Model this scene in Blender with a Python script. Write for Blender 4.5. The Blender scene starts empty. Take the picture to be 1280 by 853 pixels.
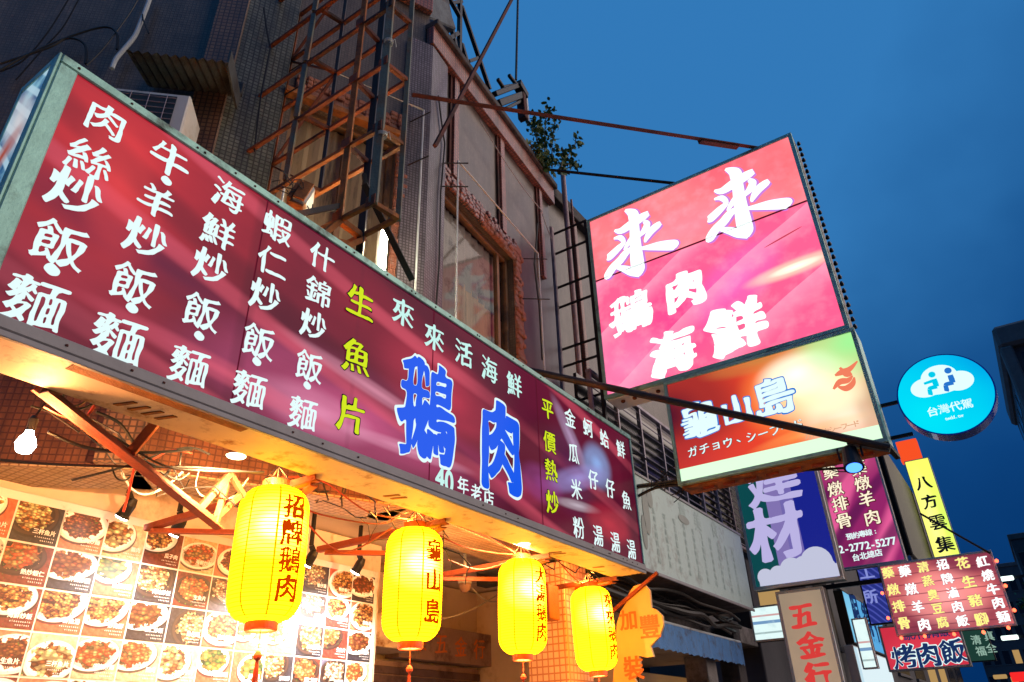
import bpy, math, random
import numpy as np
from mathutils import Vector, Matrix, noise
from mathutils.geometry import delaunay_2d_cdt

random.seed(7)
SC = bpy.context.scene
COL = SC.collection
PI = math.pi

# ------------------------------------------------------------------ camera
# street runs along +Y, the shop facade is at negative X, eye height 1.6 m (all z below are real heights)
EYE = 1.6
F_PX = 892.0
UPv = Vector((-.0276, -.8695, .4931)); YDv = Vector((.5627, .3945, .7264))
XDv = YDv.cross(UPv); XDv.normalize(); UPv.normalize(); YDv = UPv.cross(XDv); YDv.normalize()
cam_d = bpy.data.cameras.new('camera'); cam = bpy.data.objects.new('camera', cam_d); COL.objects.link(cam)
cam_d.sensor_width = 36; cam_d.lens = 36 * F_PX / 1280; cam_d.clip_start = .05; cam_d.clip_end = 2000
def to_world(v):  # photo-camera axes (right, down, forward) -> world
    return Vector((XDv.dot(v), YDv.dot(v), UPv.dot(v)))
r_, d_, f_ = to_world(Vector((1, 0, 0))), to_world(Vector((0, 1, 0))), to_world(Vector((0, 0, 1)))
M = Matrix((r_, -d_, -f_)).transposed().to_4x4()
M.translation = Vector((0, 0, EYE))
cam.matrix_world = M
SC.camera = cam

# ------------------------------------------------------------------ world: clear dusk sky
W = bpy.data.worlds.new('World'); SC.world = W; W.use_nodes = True
wn = W.node_tree; wn.nodes.clear()
def N(nt, t, **kw):
    n = nt.nodes.new(t)
    for k, v in kw.items():
        if k == 'inp':
            for a, b in v.items():
                if hasattr(b, 'is_linked') or isinstance(b, bpy.types.NodeSocket): nt.links.new(b, n.inputs[a])
                else: n.inputs[a].default_value = b
        else: setattr(n, k, v)
    return n
def RAMP(nt, fac, stops, interp='LINEAR'):
    n = nt.nodes.new('ShaderNodeValToRGB'); cr = n.color_ramp; cr.interpolation = interp
    while len(cr.elements) < len(stops): cr.elements.new(.5)
    for e, (p, c) in zip(cr.elements, stops):
        e.position = p
        e.color = (c[0], c[1], c[2], 1) if not isinstance(c, (int, float)) else (c, c, c, 1)
    nt.links.new(fac, n.inputs[0]); return n.outputs[0]
tc = N(wn, 'ShaderNodeTexCoord')
sep = N(wn, 'ShaderNodeSeparateXYZ', inp={0: tc.outputs['Generated']})
tilt = N(wn, 'ShaderNodeMath', operation='MULTIPLY_ADD', inp={0: sep.outputs[0], 1: -.46, 2: sep.outputs[2]})
ns = N(wn, 'ShaderNodeTexNoise', inp={'Vector': tc.outputs['Generated'], 'Scale': 1.6, 'Detail': 5.0, 'Roughness': .5})
wob = N(wn, 'ShaderNodeMath', operation='MULTIPLY_ADD', inp={0: ns.outputs[0], 1: .62, 2: tilt.outputs[0]})
skyc = RAMP(wn, wob.outputs[0], [(0, (.002, .012, .05)), (.3, (.001, .022, .10)), (.45, (.001, .030, .135)), (.62, (.003, .052, .20)),
                              (.8, (.008, .082, .265)), (1.0, (.032, .19, .48))])
sky = N(wn, 'ShaderNodeTexSky', sky_type='NISHITA', sun_disc=False, sun_elevation=math.radians(-4), sun_rotation=math.radians(200))
sk2 = N(wn, 'ShaderNodeMixRGB', blend_type='ADD', inp={0: .05, 1: skyc, 2: sky.outputs[0]})
bg = N(wn, 'ShaderNodeBackground', inp={0: sk2.outputs[0], 1: 1.0})
wo = N(wn, 'ShaderNodeOutputWorld', inp={0: bg.outputs[0]})

# added fill: one very broad sun lamp from up the street, brightening the facade
sl = bpy.data.lights.new('fill_sun', 'SUN'); sl.energy = 2.6; sl.angle = math.radians(70); sl.color = (1., .80, .66)
so = bpy.data.objects.new('fill_sun', sl); COL.objects.link(so); so.rotation_euler = Vector((-.76, -.56, -.33)).to_track_quat('-Z', 'Y').to_euler()
SC.view_settings.view_transform = 'Standard'; SC.view_settings.look = 'None'
SC.view_settings.exposure = 0; SC.view_settings.gamma = 1
try:
    SC.cycles.max_bounces = 6; SC.cycles.diffuse_bounces = 3; SC.cycles.glossy_bounces = 2; SC.cycles.transmission_bounces = 4
    SC.cycles.sample_clamp_indirect = 4; SC.cycles.use_denoising = True; SC.cycles.caustics_reflective = False; SC.cycles.caustics_refractive = False
except Exception: pass

# ------------------------------------------------------------------ places on real planes, read off the photograph once
def ray(px, py): return to_world(Vector((px - 640, py - 426.5, F_PX)))
def on(px, py, X=None, Y=None, Z=None):
    d = ray(px, py)
    t = X / d.x if X is not None else (Y / d.y if Y is not None else (Z - EYE) / d.z)
    return Vector((d.x * t, d.y * t, EYE + d.z * t))

# ------------------------------------------------------------------ materials
MATS = {}
def newmat(name):
    m = bpy.data.materials.new(name); m.use_nodes = True; m.node_tree.nodes.clear(); MATS[name] = m
    return m, m.node_tree
def finish(nt, shader): N(nt, 'ShaderNodeOutputMaterial', inp={0: shader})
def V(c): return (c[0], c[1], c[2], 1)
def surf(name, col, rough=.6, metal=0., var=.25, scale=6., bump=.15, dirt=None, dirt_amt=.5, spec=.4, dscale=2.2, stretch=None):
    """plain painted / cast surface: base colour broken by two noises, optional dirt or rust colour in patches"""
    m, nt = newmat(name)
    t = N(nt, 'ShaderNodeTexCoord').outputs['Object']
    if stretch: t = N(nt, 'ShaderNodeMapping', inp={0: t, 3: stretch}).outputs[0]
    n1 = N(nt, 'ShaderNodeTexNoise', inp={'Vector': t, 'Scale': scale, 'Detail': 6., 'Roughness': .65})
    mr = RAMP(nt, n1.outputs[0], [(.25, 1 - var), (.75, 1 + 0 * var)])
    c = N(nt, 'ShaderNodeMixRGB', blend_type='MULTIPLY', inp={0: 1., 1: V(col), 2: mr}).outputs[0]
    if dirt:
        n2 = N(nt, 'ShaderNodeTexNoise', inp={'Vector': t, 'Scale': dscale, 'Detail': 8., 'Roughness': .7})
        k = RAMP(nt, n2.outputs[0], [(.62 - .25 * dirt_amt, 0.), (.72 - .12 * dirt_amt, 1.)])
        c = N(nt, 'ShaderNodeMixRGB', inp={0: k, 1: c, 2: V(dirt)}).outputs[0]
    p = N(nt, 'ShaderNodeBsdfPrincipled', inp={'Base Color': c, 'Roughness': rough, 'Metallic': metal, 'Specular IOR Level': spec})
    if bump:
        n3 = N(nt, 'ShaderNodeTexNoise', inp={'Vector': t, 'Scale': scale * 7, 'Detail': 4.})
        b = N(nt, 'ShaderNodeBump', inp={'Strength': bump, 'Distance': .02, 'Height': n3.outputs[0]})
        nt.links.new(b.outputs[0], p.inputs['Normal'])
    finish(nt, p.outputs[0]); return m
def tile(name, c1, c2, grout, w, h, mortar=.08, rough=.35, dirt=(.03, .03, .03), dirt_amt=.5, var=.4):
    """small mosaic tiles: brick texture on metre UVs with streaky dirt and relief"""
    m, nt = newmat(name)
    uv = N(nt, 'ShaderNodeTexCoord').outputs['UV']; ob = N(nt, 'ShaderNodeTexCoord').outputs['Object']
    b = N(nt, 'ShaderNodeTexBrick', offset=0., inp={'Vector': uv, 'Color1': V(c1), 'Color2': V(c2), 'Mortar': V(grout), 'Scale': 1., 'Mortar Size': mortar * h, 'Brick Width': w, 'Row Height': h, 'Bias': 0.})
    n1 = N(nt, 'ShaderNodeTexNoise', inp={'Vector': ob, 'Scale': 3., 'Detail': 7., 'Roughness': .7})
    c = N(nt, 'ShaderNodeMixRGB', blend_type='MULTIPLY', inp={0: 1., 1: b.outputs[0], 2: RAMP(nt, n1.outputs[0], [(.2, 1 - var), (.8, 1.)])}).outputs[0]
    mp = N(nt, 'ShaderNodeMapping', inp={0: ob, 3: (3., 3., .5)})
    n2 = N(nt, 'ShaderNodeTexNoise', inp={'Vector': mp.outputs[0], 'Scale': 1.3, 'Detail': 8., 'Roughness': .7})
    c = N(nt, 'ShaderNodeMixRGB', inp={0: RAMP(nt, n2.outputs[0], [(.55 - .15 * dirt_amt, 0.), (.72, .9)]), 1: c, 2: V(dirt)}).outputs[0]
    p = N(nt, 'ShaderNodeBsdfPrincipled', inp={'Base Color': c, 'Roughness': rough, 'Specular IOR Level': .4})
    bp = N(nt, 'ShaderNodeBump', invert=True, inp={'Strength': .5, 'Distance': .006, 'Height': b.outputs['Fac']})
    nt.links.new(bp.outputs[0], p.inputs['Normal'])
    finish(nt, p.outputs[0]); return m
def glow(name, col, s=1., lo=None, hi=None):
    """lit plastic or lamp: emission over a little gloss"""
    m, nt = newmat(name)
    e = N(nt, 'ShaderNodeEmission', inp={0: V(col), 1: s}).outputs[0]
    finish(nt, e); return m

class Nodes:
    """colour stack for lit sign prints: coordinates are (u, v) UV metres measured on the sign face"""
    def __init__(s, name):
        s.m, s.nt = newmat(name); s.uv = N(s.nt, 'ShaderNodeTexCoord').outputs['UV']; s.c = None
    def base(s, col): s.c = N(s.nt, 'ShaderNodeRGB').outputs[0]; s.c.default_value = V(col); return s
    def mix(s, fac, col, amt=1., mode='MIX'):
        f = N(s.nt, 'ShaderNodeMath', operation='MULTIPLY', inp={0: fac, 1: amt}).outputs[0]
        s.c = N(s.nt, 'ShaderNodeMixRGB', blend_type=mode, inp={0: f, 1: s.c, 2: V(col) if isinstance(col, tuple) else col}).outputs[0]; return s
    def blob(s, u, v, ru, rv, col, amt=1., rot=0., mode='MIX', soft=True):
        mp = N(s.nt, 'ShaderNodeMapping', vector_type='TEXTURE', inp={0: s.uv, 1: (u, v, 0), 2: (0, 0, rot), 3: (ru, rv, 1)})
        g = N(s.nt, 'ShaderNodeTexGradient', gradient_type='SPHERICAL', inp={0: mp.outputs[0]}).outputs[0]
        if soft: g = RAMP(s.nt, g, [(0, 0.), (.5, .55), (1, 1.)], 'EASE')
        else: g = RAMP(s.nt, g, [(0, 0.), (.03, 1.)])
        return s.mix(g, col, amt, mode)
    def silk(s, sc, col, amt, rot=.3, dist=2.5, lo=.55, hi=.95, mode='MIX', stretch=1.):
        mp = N(s.nt, 'ShaderNodeMapping', inp={0: s.uv, 2: (0, 0, rot), 3: (stretch, 1, 1)})
        w = N(s.nt, 'ShaderNodeTexWave', wave_type='BANDS', bands_direction='Y', wave_profile='SIN', inp={0: mp.outputs[0], 'Scale': sc, 'Distortion': dist, 'Detail': .8, 'Detail Scale': .5, 'Detail Roughness': .3}).outputs['Fac']
        return s.mix(RAMP(s.nt, w, [(lo, 0.), (hi, 1.)], 'EASE'), col, amt, mode)
    def noise(s, sc, lo, hi, col, amt=1., det=4., mode='MIX', stretch=(1, 1, 1)):
        mp = N(s.nt, 'ShaderNodeMapping', inp={0: s.uv, 3: stretch})
        n = N(s.nt, 'ShaderNodeTexNoise', inp={'Vector': mp.outputs[0], 'Scale': sc, 'Detail': det}).outputs[0]
        return s.mix(RAMP(s.nt, n, [(lo, 0.), (hi, 1.)]), col, amt, mode)
    def band(s, axis, a, b, col, amt=1., soft=.002):
        sp = N(s.nt, 'ShaderNodeSeparateXYZ', inp={0: s.uv}).outputs[axis]
        m1 = N(s.nt, 'ShaderNodeMapRange', inp={0: sp, 1: a - soft, 2: a + soft}).outputs[0]
        m2 = N(s.nt, 'ShaderNodeMapRange', inp={0: sp, 1: b - soft, 2: b + soft, 3: 1., 4: 0.}).outputs[0]
        return s.mix(N(s.nt, 'ShaderNodeMath', operation='MULTIPLY', inp={0: m1, 1: m2}).outputs[0], col, amt)
    def done(s, strength=1., gloss=.0, lit=True):
        if lit:
            e = N(s.nt, 'ShaderNodeEmission', inp={0: s.c, 1: strength}).outputs[0]
            gl = N(s.nt, 'ShaderNodeBsdfGlossy', inp={0: (1, 1, 1, 1), 1: .15}).outputs[0]
            sh = N(s.nt, 'ShaderNodeMixShader', inp={0: .010, 1: e, 2: gl}).outputs[0]
        else:
            sh = N(s.nt, 'ShaderNodeBsdfPrincipled', inp={'Base Color': s.c, 'Roughness': .45}).outputs[0]
        finish(s.nt, sh); return s.m

# ------------------------------------------------------------------ mesh building
class MB:
    def __init__(s): s.v = []; s.f = []; s.uv = None
    def quad(s, *p):
        n = len(s.v); s.v += [Vector(q) for q in p]; s.f.append(tuple(range(n, n + len(p)))); return s
    def obox(s, c, ax, ay, az, b=0.):
        """box by centre and three half-axis vectors, edges chamfered by b metres"""
        c = Vector(c); n = len(s.v)
        if b <= 0:
            for i in (-1, 1):
                for j in (-1, 1):
                    for k in (-1, 1): s.v.append(c + ax * i + ay * j + az * k)
            for q in ((0, 1, 3, 2), (4, 6, 7, 5), (0, 4, 5, 1), (2, 3, 7, 6), (0, 2, 6, 4), (1, 5, 7, 3)):
                s.f.append(tuple(n + x for x in q))
            return s
        L = [ax.length, ay.length, az.length]; U = [ax / L[0], ay / L[1], az / L[2]]; b = min(b, min(L) * .45)
        idx = {}
        for i in (-1, 1):
            for j in (-1, 1):
                for k in (-1, 1):
                    sg = (i, j, k)
                    for a in range(3):
                        p = c.copy()
                        for m in range(3): p += U[m] * sg[m] * (L[m] if m == a else L[m] - b)
                        idx[(sg, a)] = len(s.v); s.v.append(p)
        def add(ids, nrm):
            pts = [s.v[q] for q in ids]; nn = (pts[1] - pts[0]).cross(pts[2] - pts[0])
            s.f.append(tuple(ids) if nn.dot(nrm) > 0 else tuple(reversed(ids)))
        for a in range(3):
            o = [m for m in range(3) if m != a]
            for sa in (-1, 1):
                ids = []
                for (p, q) in ((-1, -1), (1, -1), (1, 1), (-1, 1)):
                    g = [0, 0, 0]; g[a] = sa; g[o[0]] = p; g[o[1]] = q; ids.append(idx[(tuple(g), a)])
                add(ids, U[a] * sa)
            for p in (-1, 1):
                for q in (-1, 1):
                    g1 = [0, 0, 0]; g1[o[0]] = p; g1[o[1]] = q; g2 = list(g1); g1[a] = -1; g2[a] = 1; g1 = tuple(g1); g2 = tuple(g2)
                    add([idx[(g1, o[0])], idx[(g2, o[0])], idx[(g2, o[1])], idx[(g1, o[1])]], U[o[0]] * p + U[o[1]] * q)
        for i in (-1, 1):
            for j in (-1, 1):
                for k in (-1, 1): add([idx[((i, j, k), a)] for a in range(3)], U[0] * i + U[1] * j + U[2] * k)
        return s
    def box(s, x0, x1, y0, y1, z0, z1, b=0.):
        return s.obox(((x0 + x1) / 2, (y0 + y1) / 2, (z0 + z1) / 2), Vector(((x1 - x0) / 2, 0, 0)), Vector((0, (y1 - y0) / 2, 0)), Vector((0, 0, (z1 - z0) / 2)), b)
    def bar(s, p, q, w, h, up=(0, 0, 1), b=0.):
        p, q = Vector(p), Vector(q); d = q - p; L = d.length; d.normalize()
        sd = d.cross(Vector(up))
        if sd.length < 1e-3: sd = d.cross(Vector((0, 1, 0)))
        sd.normalize(); u = sd.cross(d)
        return s.obox((p + q) / 2, d * (L / 2), sd * (w / 2), u * (h / 2), b)
    def angle(s, p, q, w, t, up=(0, 0, 1)):
        """steel angle profile between two points"""
        p, q = Vector(p), Vector(q); d = (q - p).normalized(); sd = d.cross(Vector(up))
        if sd.length < 1e-3: sd = d.cross(Vector((0, 1, 0)))
        sd.normalize(); u = sd.cross(d)
        s.bar(p + u * (w / 2), q + u * (w / 2), t, w, up); s.bar(p + sd * ((w + t) / 2 + .001), q + sd * ((w + t) / 2 + .001), w, t, up); return s
    def tube(s, pts, r, n=8, cap=True, radii=None):
        pts = [Vector(p) for p in pts]; m = len(pts); base = len(s.v)
        u = None
        for i, p in enumerate(pts):
            d = (pts[min(i + 1, m - 1)] - pts[max(i - 1, 0)])
            if d.length < 1e-9: d = Vector((0, 0, 1))
            d.normalize()
            if u is None: u = d.orthogonal().normalized()
            else:
                u = u - d * u.dot(d)
                u = u.normalized() if u.length > 1e-6 else d.orthogonal().normalized()
            w = d.cross(u); rr = radii[i] if radii else r
            for k in range(n):
                a = 2 * PI * k / n; s.v.append(p + (u * math.cos(a) + w * math.sin(a)) * rr)
        for i in range(m - 1):
            for k in range(n):
                a = base + i * n + k; b = base + i * n + (k + 1) % n; s.f.append((a, b, b + n, a + n))
        if cap:
            s.f.append(tuple(base + k for k in reversed(range(n)))); s.f.append(tuple(base + (m - 1) * n + k for k in range(n)))
        return s
    def lathe(s, c, prof, n=24, axis='z'):
        c = Vector(c); base = len(s.v)
        for (r, z) in prof:
            for k in range(n):
                a = 2 * PI * k / n; s.v.append(c + Vector((r * math.cos(a), r * math.sin(a), z)))
        for i in range(len(prof) - 1):
            for k in range(n):
                a = base + i * n + k; b = base + i * n + (k + 1) % n; s.f.append((a, b, b + n, a + n))
        s.f.append(tuple(base + k for k in reversed(range(n)))); s.f.append(tuple(base + (len(prof) - 1) * n + k for k in range(n)))
        return s
    def disc(s, c, U, Vv, ru, rv, thick, n=48):
        """flat elliptical slab, front face on the side of U x V"""
        c = Vector(c); Nn = U.cross(Vv).normalized(); base = len(s.v)
        for z in (0, -thick):
            for k in range(n):
                a = 2 * PI * k / n; s.v.append(c + U * (ru * math.cos(a)) + Vv * (rv * math.sin(a)) + Nn * z)
        s.f.append(tuple(base + k for k in range(n))); s.f.append(tuple(base + n + k for k in reversed(range(n))))
        for k in range(n):
            a = base + k; b = base + (k + 1) % n; s.f.append((a, a + n, b + n, b))
        return s
    def prism(s, c, U, Vv, poly, thick):
        c = Vector(c); Nn = U.cross(Vv).normalized(); base = len(s.v); n = len(poly)
        for z in (0, -thick):
            for (a, b) in poly: s.v.append(c + U * a + Vv * b + Nn * z)
        s.f.append(tuple(base + k for k in range(n))); s.f.append(tuple(base + n + k for k in reversed(range(n))))
        for k in range(n):
            a = base + k; b = base + (k + 1) % n; s.f.append((a, a + n, b + n, b))
        return s

def link_mesh(name, mb, mat, org, uvf=None, smooth=False):
    me = bpy.data.meshes.new(name)
    me.from_pydata([tuple(p - org) for p in mb.v], [], mb.f)
    uvl = me.uv_layers.new(name='UVMap').data
    v = mb.v
    for poly in me.polygons:
        nn = poly.normal
        if uvf is None:
            if abs(nn.z) > .7: fn = lambda p: (p.x, p.y)
            else:
                t = Vector((-nn.y, nn.x, 0)); t.normalize(); fn = lambda p, t=t: (p.dot(t), p.z)
        else: fn = uvf
        for li in poly.loop_indices:
            uvl[li].uv = fn(v[me.loops[li].vertex_index])
    if smooth: me.polygons.foreach_set('use_smooth', [True] * len(me.polygons))
    if mat: me.materials.append(MATS[mat] if isinstance(mat, str) else mat)
    o = bpy.data.objects.new(name, me); COL.objects.link(o); return o
def root(name, label, cat, loc, group=None):
    o = bpy.data.objects.new(name, None); COL.objects.link(o); o.location = loc; o.empty_display_size = .2
    o['label'] = label; o['category'] = cat
    if group: o['group'] = group
    return o
def origin_of(p):
    q = Vector((0, 0, 0))
    while p is not None: q = q + Vector(p.location); p = p.parent
    return q
def part(name, mb, mat, parent, uvf=None, smooth=False, kind=None, label=None):
    o = link_mesh(name, mb, mat, origin_of(parent), uvf, smooth); o.parent = parent
    if kind: o['kind'] = kind
    if label: o['label'] = label
    return o
def solo(name, mb, mat, label=None, cat=None, group=None, kind=None, smooth=False, uvf=None):
    xs = [p.x for p in mb.v]; ys = [p.y for p in mb.v]; zs = [p.z for p in mb.v]
    org = Vector(((min(xs) + max(xs)) / 2, (min(ys) + max(ys)) / 2, min(zs)))
    o = link_mesh(name, mb, mat, org, uvf, smooth); o.location = org
    if label: o['label'] = label
    if cat: o['category'] = cat
    if group: o['group'] = group
    if kind: o['kind'] = kind
    return o
def lamp(name, kind, loc, energy, col, parent=None, size=.05, rot=None, spot=None):
    l = bpy.data.lights.new(name, kind); l.energy = energy; l.color = col
    if kind in ('POINT', 'SPOT'): l.shadow_soft_size = size
    if kind == 'SPOT': l.spot_size = spot; l.spot_blend = .6
    o = bpy.data.objects.new(name, l); COL.objects.link(o); o.location = Vector(loc) - origin_of(parent)
    if rot is not None: o.rotation_euler = rot
    o.parent = parent; return o

# ------------------------------------------------------------------ brushed lettering from the built-in typeface
_txt_c = bpy.data.curves.new('lettering_source', 'FONT'); _txt_o = bpy.data.objects.new('lettering_source', _txt_c)
COL.objects.link(_txt_o); _txt_c.resolution_u = 3
_raw = {}
def outline(ch):
    if ch in _raw: return _raw[ch]
    _txt_c.body = ch; bpy.context.view_layer.update()
    dg = bpy.context.evaluated_depsgraph_get()
    cu = _txt_o.evaluated_get(dg).to_curve(dg)
    cs = []
    for sp in cu.splines:
        pts = []; bp = sp.bezier_points; n = len(bp)
        for i in range(n):
            a, b = bp[i], bp[(i + 1) % n]
            P0, P1, P2, P3 = (np.array(q[:2]) for q in (a.co, a.handle_right, b.handle_left, b.co))
            L = np.linalg.norm(P3 - P0)
            if L < 1e-6: continue
            cr = abs(np.cross(P1 - P0, P3 - P0)) + abs(np.cross(P2 - P0, P3 - P0))
            k = max(1, int(L / .10)) if cr < 1e-4 else max(4, int(L / .05))
            for j in range(k):
                t = j / k; pts.append((1 - t) ** 3 * P0 + 3 * (1 - t) ** 2 * t * P1 + 3 * (1 - t) * t * t * P2 + t ** 3 * P3)
        if len(pts) > 2: cs.append(np.array(pts))
    _txt_o.to_curve_clear() if False else None
    _raw[ch] = cs; return cs
def inside(pt, poly):
    x, y = pt; a = poly; b = np.roll(poly, -1, 0)
    c = ((a[:, 1] > y) != (b[:, 1] > y)); den = np.where(np.abs(b[:, 1] - a[:, 1]) < 1e-12, 1e-12, b[:, 1] - a[:, 1])
    return (np.sum(c & (x < (b[:, 0] - a[:, 0]) * (y - a[:, 1]) / den + a[:, 0])) % 2) == 1
STY = {'fatpink': (.085, .052, math.radians(-25), .10, .024), 'midrim': (.046, .020, math.radians(-25), .09, .018), 'lant': (.045, .018, math.radians(-28), .08, .014), 'midfat': (.046, .020, math.radians(-25), .09, .018),   # nib half extents (along, across), nib angle, slant, wobble
    'brush': (.026, .004, math.radians(-30), .11, .021), 'fat': (.058, .030, math.radians(-25), .09, .020), 'fatter': (.058, .030, math.radians(-25), .09, .020),
    'print': (.018, .014, 0, 0, 0), 'bold': (.028, .02, 0, 0, 0), 'thin': (-.012, -.012, 0, 0, 0), 'rim': (.026, .004, math.radians(-30), .11, .021), 'boldrim': (.045, .03, 0, .05, .010)}
EXTRA = {'fatter': .030, 'midrim': .030, 'rim': .030}
_gl = {}
def glyph(ch, style):
    """triangulated glyph in a unit em square centred on 0"""
    key = (ch, style)
    if key in _gl: return _gl[key]
    a, b, th, sl, wb = STY[style]
    cs = outline(ch); out = []
    ink = sum(abs(.5 * np.sum(c[:, 0] * np.roll(c[:, 1], -1) - np.roll(c[:, 0], -1) * c[:, 1])) for c in cs[:0]) + sum(len(c) for c in cs) / 330.
    kf = min(1.15, max(.42, 1.5 - ink * 1.05)); a *= kf; b *= kf; ex = EXTRA.get(style, 0.); a += ex; b += ex
    R = np.array([[math.cos(th), -math.sin(th)], [math.sin(th), math.cos(th)]])
    for i, c in enumerate(cs):
        depth = sum(1 for j, o in enumerate(cs) if j != i and inside(c[0] + 1e-5, o))
        ar = .5 * np.sum(c[:, 0] * np.roll(c[:, 1], -1) - np.roll(c[:, 0], -1) * c[:, 1])
        sg = 1 if ar > 0 else -1          # CCW: outward normal is (dy,-dx)
        if depth % 2: sg = -sg
        e1 = c - np.roll(c, 1, 0); e2 = np.roll(c, -1, 0) - c
        n1 = np.stack([e1[:, 1], -e1[:, 0]], 1); n2 = np.stack([e2[:, 1], -e2[:, 0]], 1)
        n1 /= np.linalg.norm(n1, axis=1, keepdims=True) + 1e-9; n2 /= np.linalg.norm(n2, axis=1, keepdims=True) + 1e-9
        nn = (n1 + n2); L = np.linalg.norm(nn, axis=1, keepdims=True); nn = nn / (L + 1e-9) * sg
        mit = np.clip(2 / (L + 1e-6), 1, 1.35)
        q = nn @ R; D = np.array([abs(a), abs(b)]); s_ = 1 if a >= 0 else -1
        sup = (q * D * D) / (np.linalg.norm(q * D, axis=1, keepdims=True) + 1e-9)
        if wb:   # strokes swell and thin along their length
            vary = np.array([.8 + 1.1 * noise.noise(Vector((x * 2.6, y * 2.6, ord(ch) % 31))) for x, y in c])[:, None]
            sup = sup * np.clip(vary, .15, 1.6) + (nn @ R) * (ex * 0)
        p = c + s_ * (sup @ R.T) * mit
        if wb:
            sd = ord(ch) % 97
            for k in range(len(p)):
                v = Vector((p[k][0] * 3.1, p[k][1] * 3.1, sd)); w2 = Vector((p[k][0] * 9, p[k][1] * 9, sd + 5.))
                p[k][0] += wb * 1.3 * noise.noise(v) + wb * .8 * noise.noise(w2)
                p[k][1] += wb * 1.3 * noise.noise(v + Vector((9, 3, 1))) + wb * .8 * noise.noise(w2 + Vector((2, 7, 1)))
        for _ in range(0 if not wb else (2 if 'fat' in style or 'mid' in style else 1)):   # rounded, brush-like corners
            q_ = np.roll(p, -1, 0); p = np.stack([.78 * p + .22 * q_, .22 * p + .78 * q_], 1).reshape(-1, 2)
        out.append(p)
    if not out: _gl[key] = (np.zeros((0, 2)), []); return _gl[key]
    allp = np.concatenate(out); vs = [Vector(p) for p in allp]; ed = []; k = 0
    for p in out:
        m = len(p); ed += [(k + i, k + (i + 1) % m) for i in range(m)]; k += m
    r = delaunay_2d_cdt(vs, ed, [], 0, 1e-5)
    P = np.array([tuple(q) for q in r[0]]); T = np.array([f for f in r[2] if len(f) == 3])
    cen = P[T].mean(1); wnd = np.zeros(len(cen))
    for p in out:
        A = p; B = np.roll(p, -1, 0)
        for x0, y0, x1, y1 in zip(A[:, 0], A[:, 1], B[:, 0], B[:, 1]):
            cr = (x1 - x0) * (cen[:, 1] - y0) - (cen[:, 0] - x0) * (y1 - y0)
            wnd += ((y0 <= cen[:, 1]) & (y1 > cen[:, 1]) & (cr > 0)) * 1. - ((y0 > cen[:, 1]) & (y1 <= cen[:, 1]) & (cr < 0)) * 1.
    tot = sum(.5 * np.sum(p[:, 0] * np.roll(p[:, 1], -1) - np.roll(p[:, 0], -1) * p[:, 1]) for p in out)
    T = T[(wnd > .5) if tot > 0 else (wnd < -.5)]
    if ord(ch) > 0x2e00: cx, cy = .5 * 1.0, .38
    else: cx, cy = (allp[:, 0].max() + allp[:, 0].min()) / 2, .36
    P = P - np.array([cx, cy])
    if ord(ch) > 0x2e00:  # centre on the ink a little
        c2 = (P.max(0) + P.min(0)) / 2; P = P - c2 * .7
    P[:, 1] += sl * P[:, 0]
    _gl[key] = (P, T.tolist()); return _gl[key]
def put(mb, ch, O, U, Vv, size, style, wrap=None, sx=1.):
    P, T = glyph(ch, style); n = len(mb.v)
    for (a, b) in P:
        if wrap: mb.v.append(wrap(a * size * sx, b * size))
        else: mb.v.append(O + U * (a * size * sx) + Vv * (b * size))
    mb.f += [tuple(n + i for i in t) for t in T]
def strokes(mb, O, U, Vv, size, ss):
    """hand brushed strokes: each a list of (x, y, half width) in a unit square"""
    Nn = U.cross(Vv)
    for si, st in enumerate(ss):
        pts = []
        for i in range(len(st) - 1):
            p0 = st[max(i - 1, 0)]; p1 = st[i]; p2 = st[i + 1]; p3 = st[min(i + 2, len(st) - 1)]
            for j in range(5):
                t = j / 5
                pts.append([.5 * ((2 * p1[k]) + (-p0[k] + p2[k]) * t + (2 * p0[k] - 5 * p1[k] + 4 * p2[k] - p3[k]) * t * t + (-p0[k] + 3 * p1[k] - 3 * p2[k] + p3[k]) * t ** 3) for k in range(3)])
        pts.append(list(st[-1])); n = len(mb.v); m = len(pts)
        for i, p in enumerate(pts):
            a = pts[max(i - 1, 0)]; b = pts[min(i + 1, m - 1)]; dx, dy = b[0] - a[0], b[1] - a[1]; L = math.hypot(dx, dy) + 1e-9
            w = max(p[2], .004)
            for sg in (1, -1):
                mb.v.append(O + U * ((p[0] - .5 - sg * dy / L * w) * size) + Vv * ((p[1] - .5 + sg * dx / L * w) * size) + Nn * (.0006 * si))
        for i in range(m - 1): mb.f.append((n + 2 * i, n + 2 * i + 1, n + 2 * i + 3, n + 2 * i + 2))
def grow(ss, d): return [[(x, y, w + d) for x, y, w in st] for st in ss]
# the running-hand character on the projecting sign, (x, y, half width) in drawing units, y down
LAI = [
    [(205, 362, 6), (235, 372, 20), (256, 392, 30), (262, 450, 27), (268, 560, 31), (280, 680, 37), (288, 735, 34), (292, 766, 8)],
    [(350, 380, 16), (310, 405, 26), (240, 450, 27), (180, 488, 20), (140, 486, 5)],
    [(136, 536, 5), (175, 530, 14), (196, 560, 12), (160, 600, 20), (108, 650, 22), (98, 655, 8)],
    [(240, 530, 6), (222, 570, 13), (200, 606, 5)],
    [(262, 590, 8), (215, 620, 20), (175, 670, 24), (130, 715, 24), (98, 765, 22), (84, 786, 6)],
    [(150, 712, 8), (200, 722, 18), (250, 742, 22), (296, 764, 8)],
    [(322, 428, 8), (340, 448, 18), (325, 485, 18), (292, 520, 10)],
    [(425, 440, 12), (405, 455, 20), (365, 490, 22), (335, 540, 12), (330, 560, 3)],
    [(285, 598, 4), (340, 592, 14), (410, 582, 25), (480, 577, 30), (515, 576, 27), (530, 580, 8)]]
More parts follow.
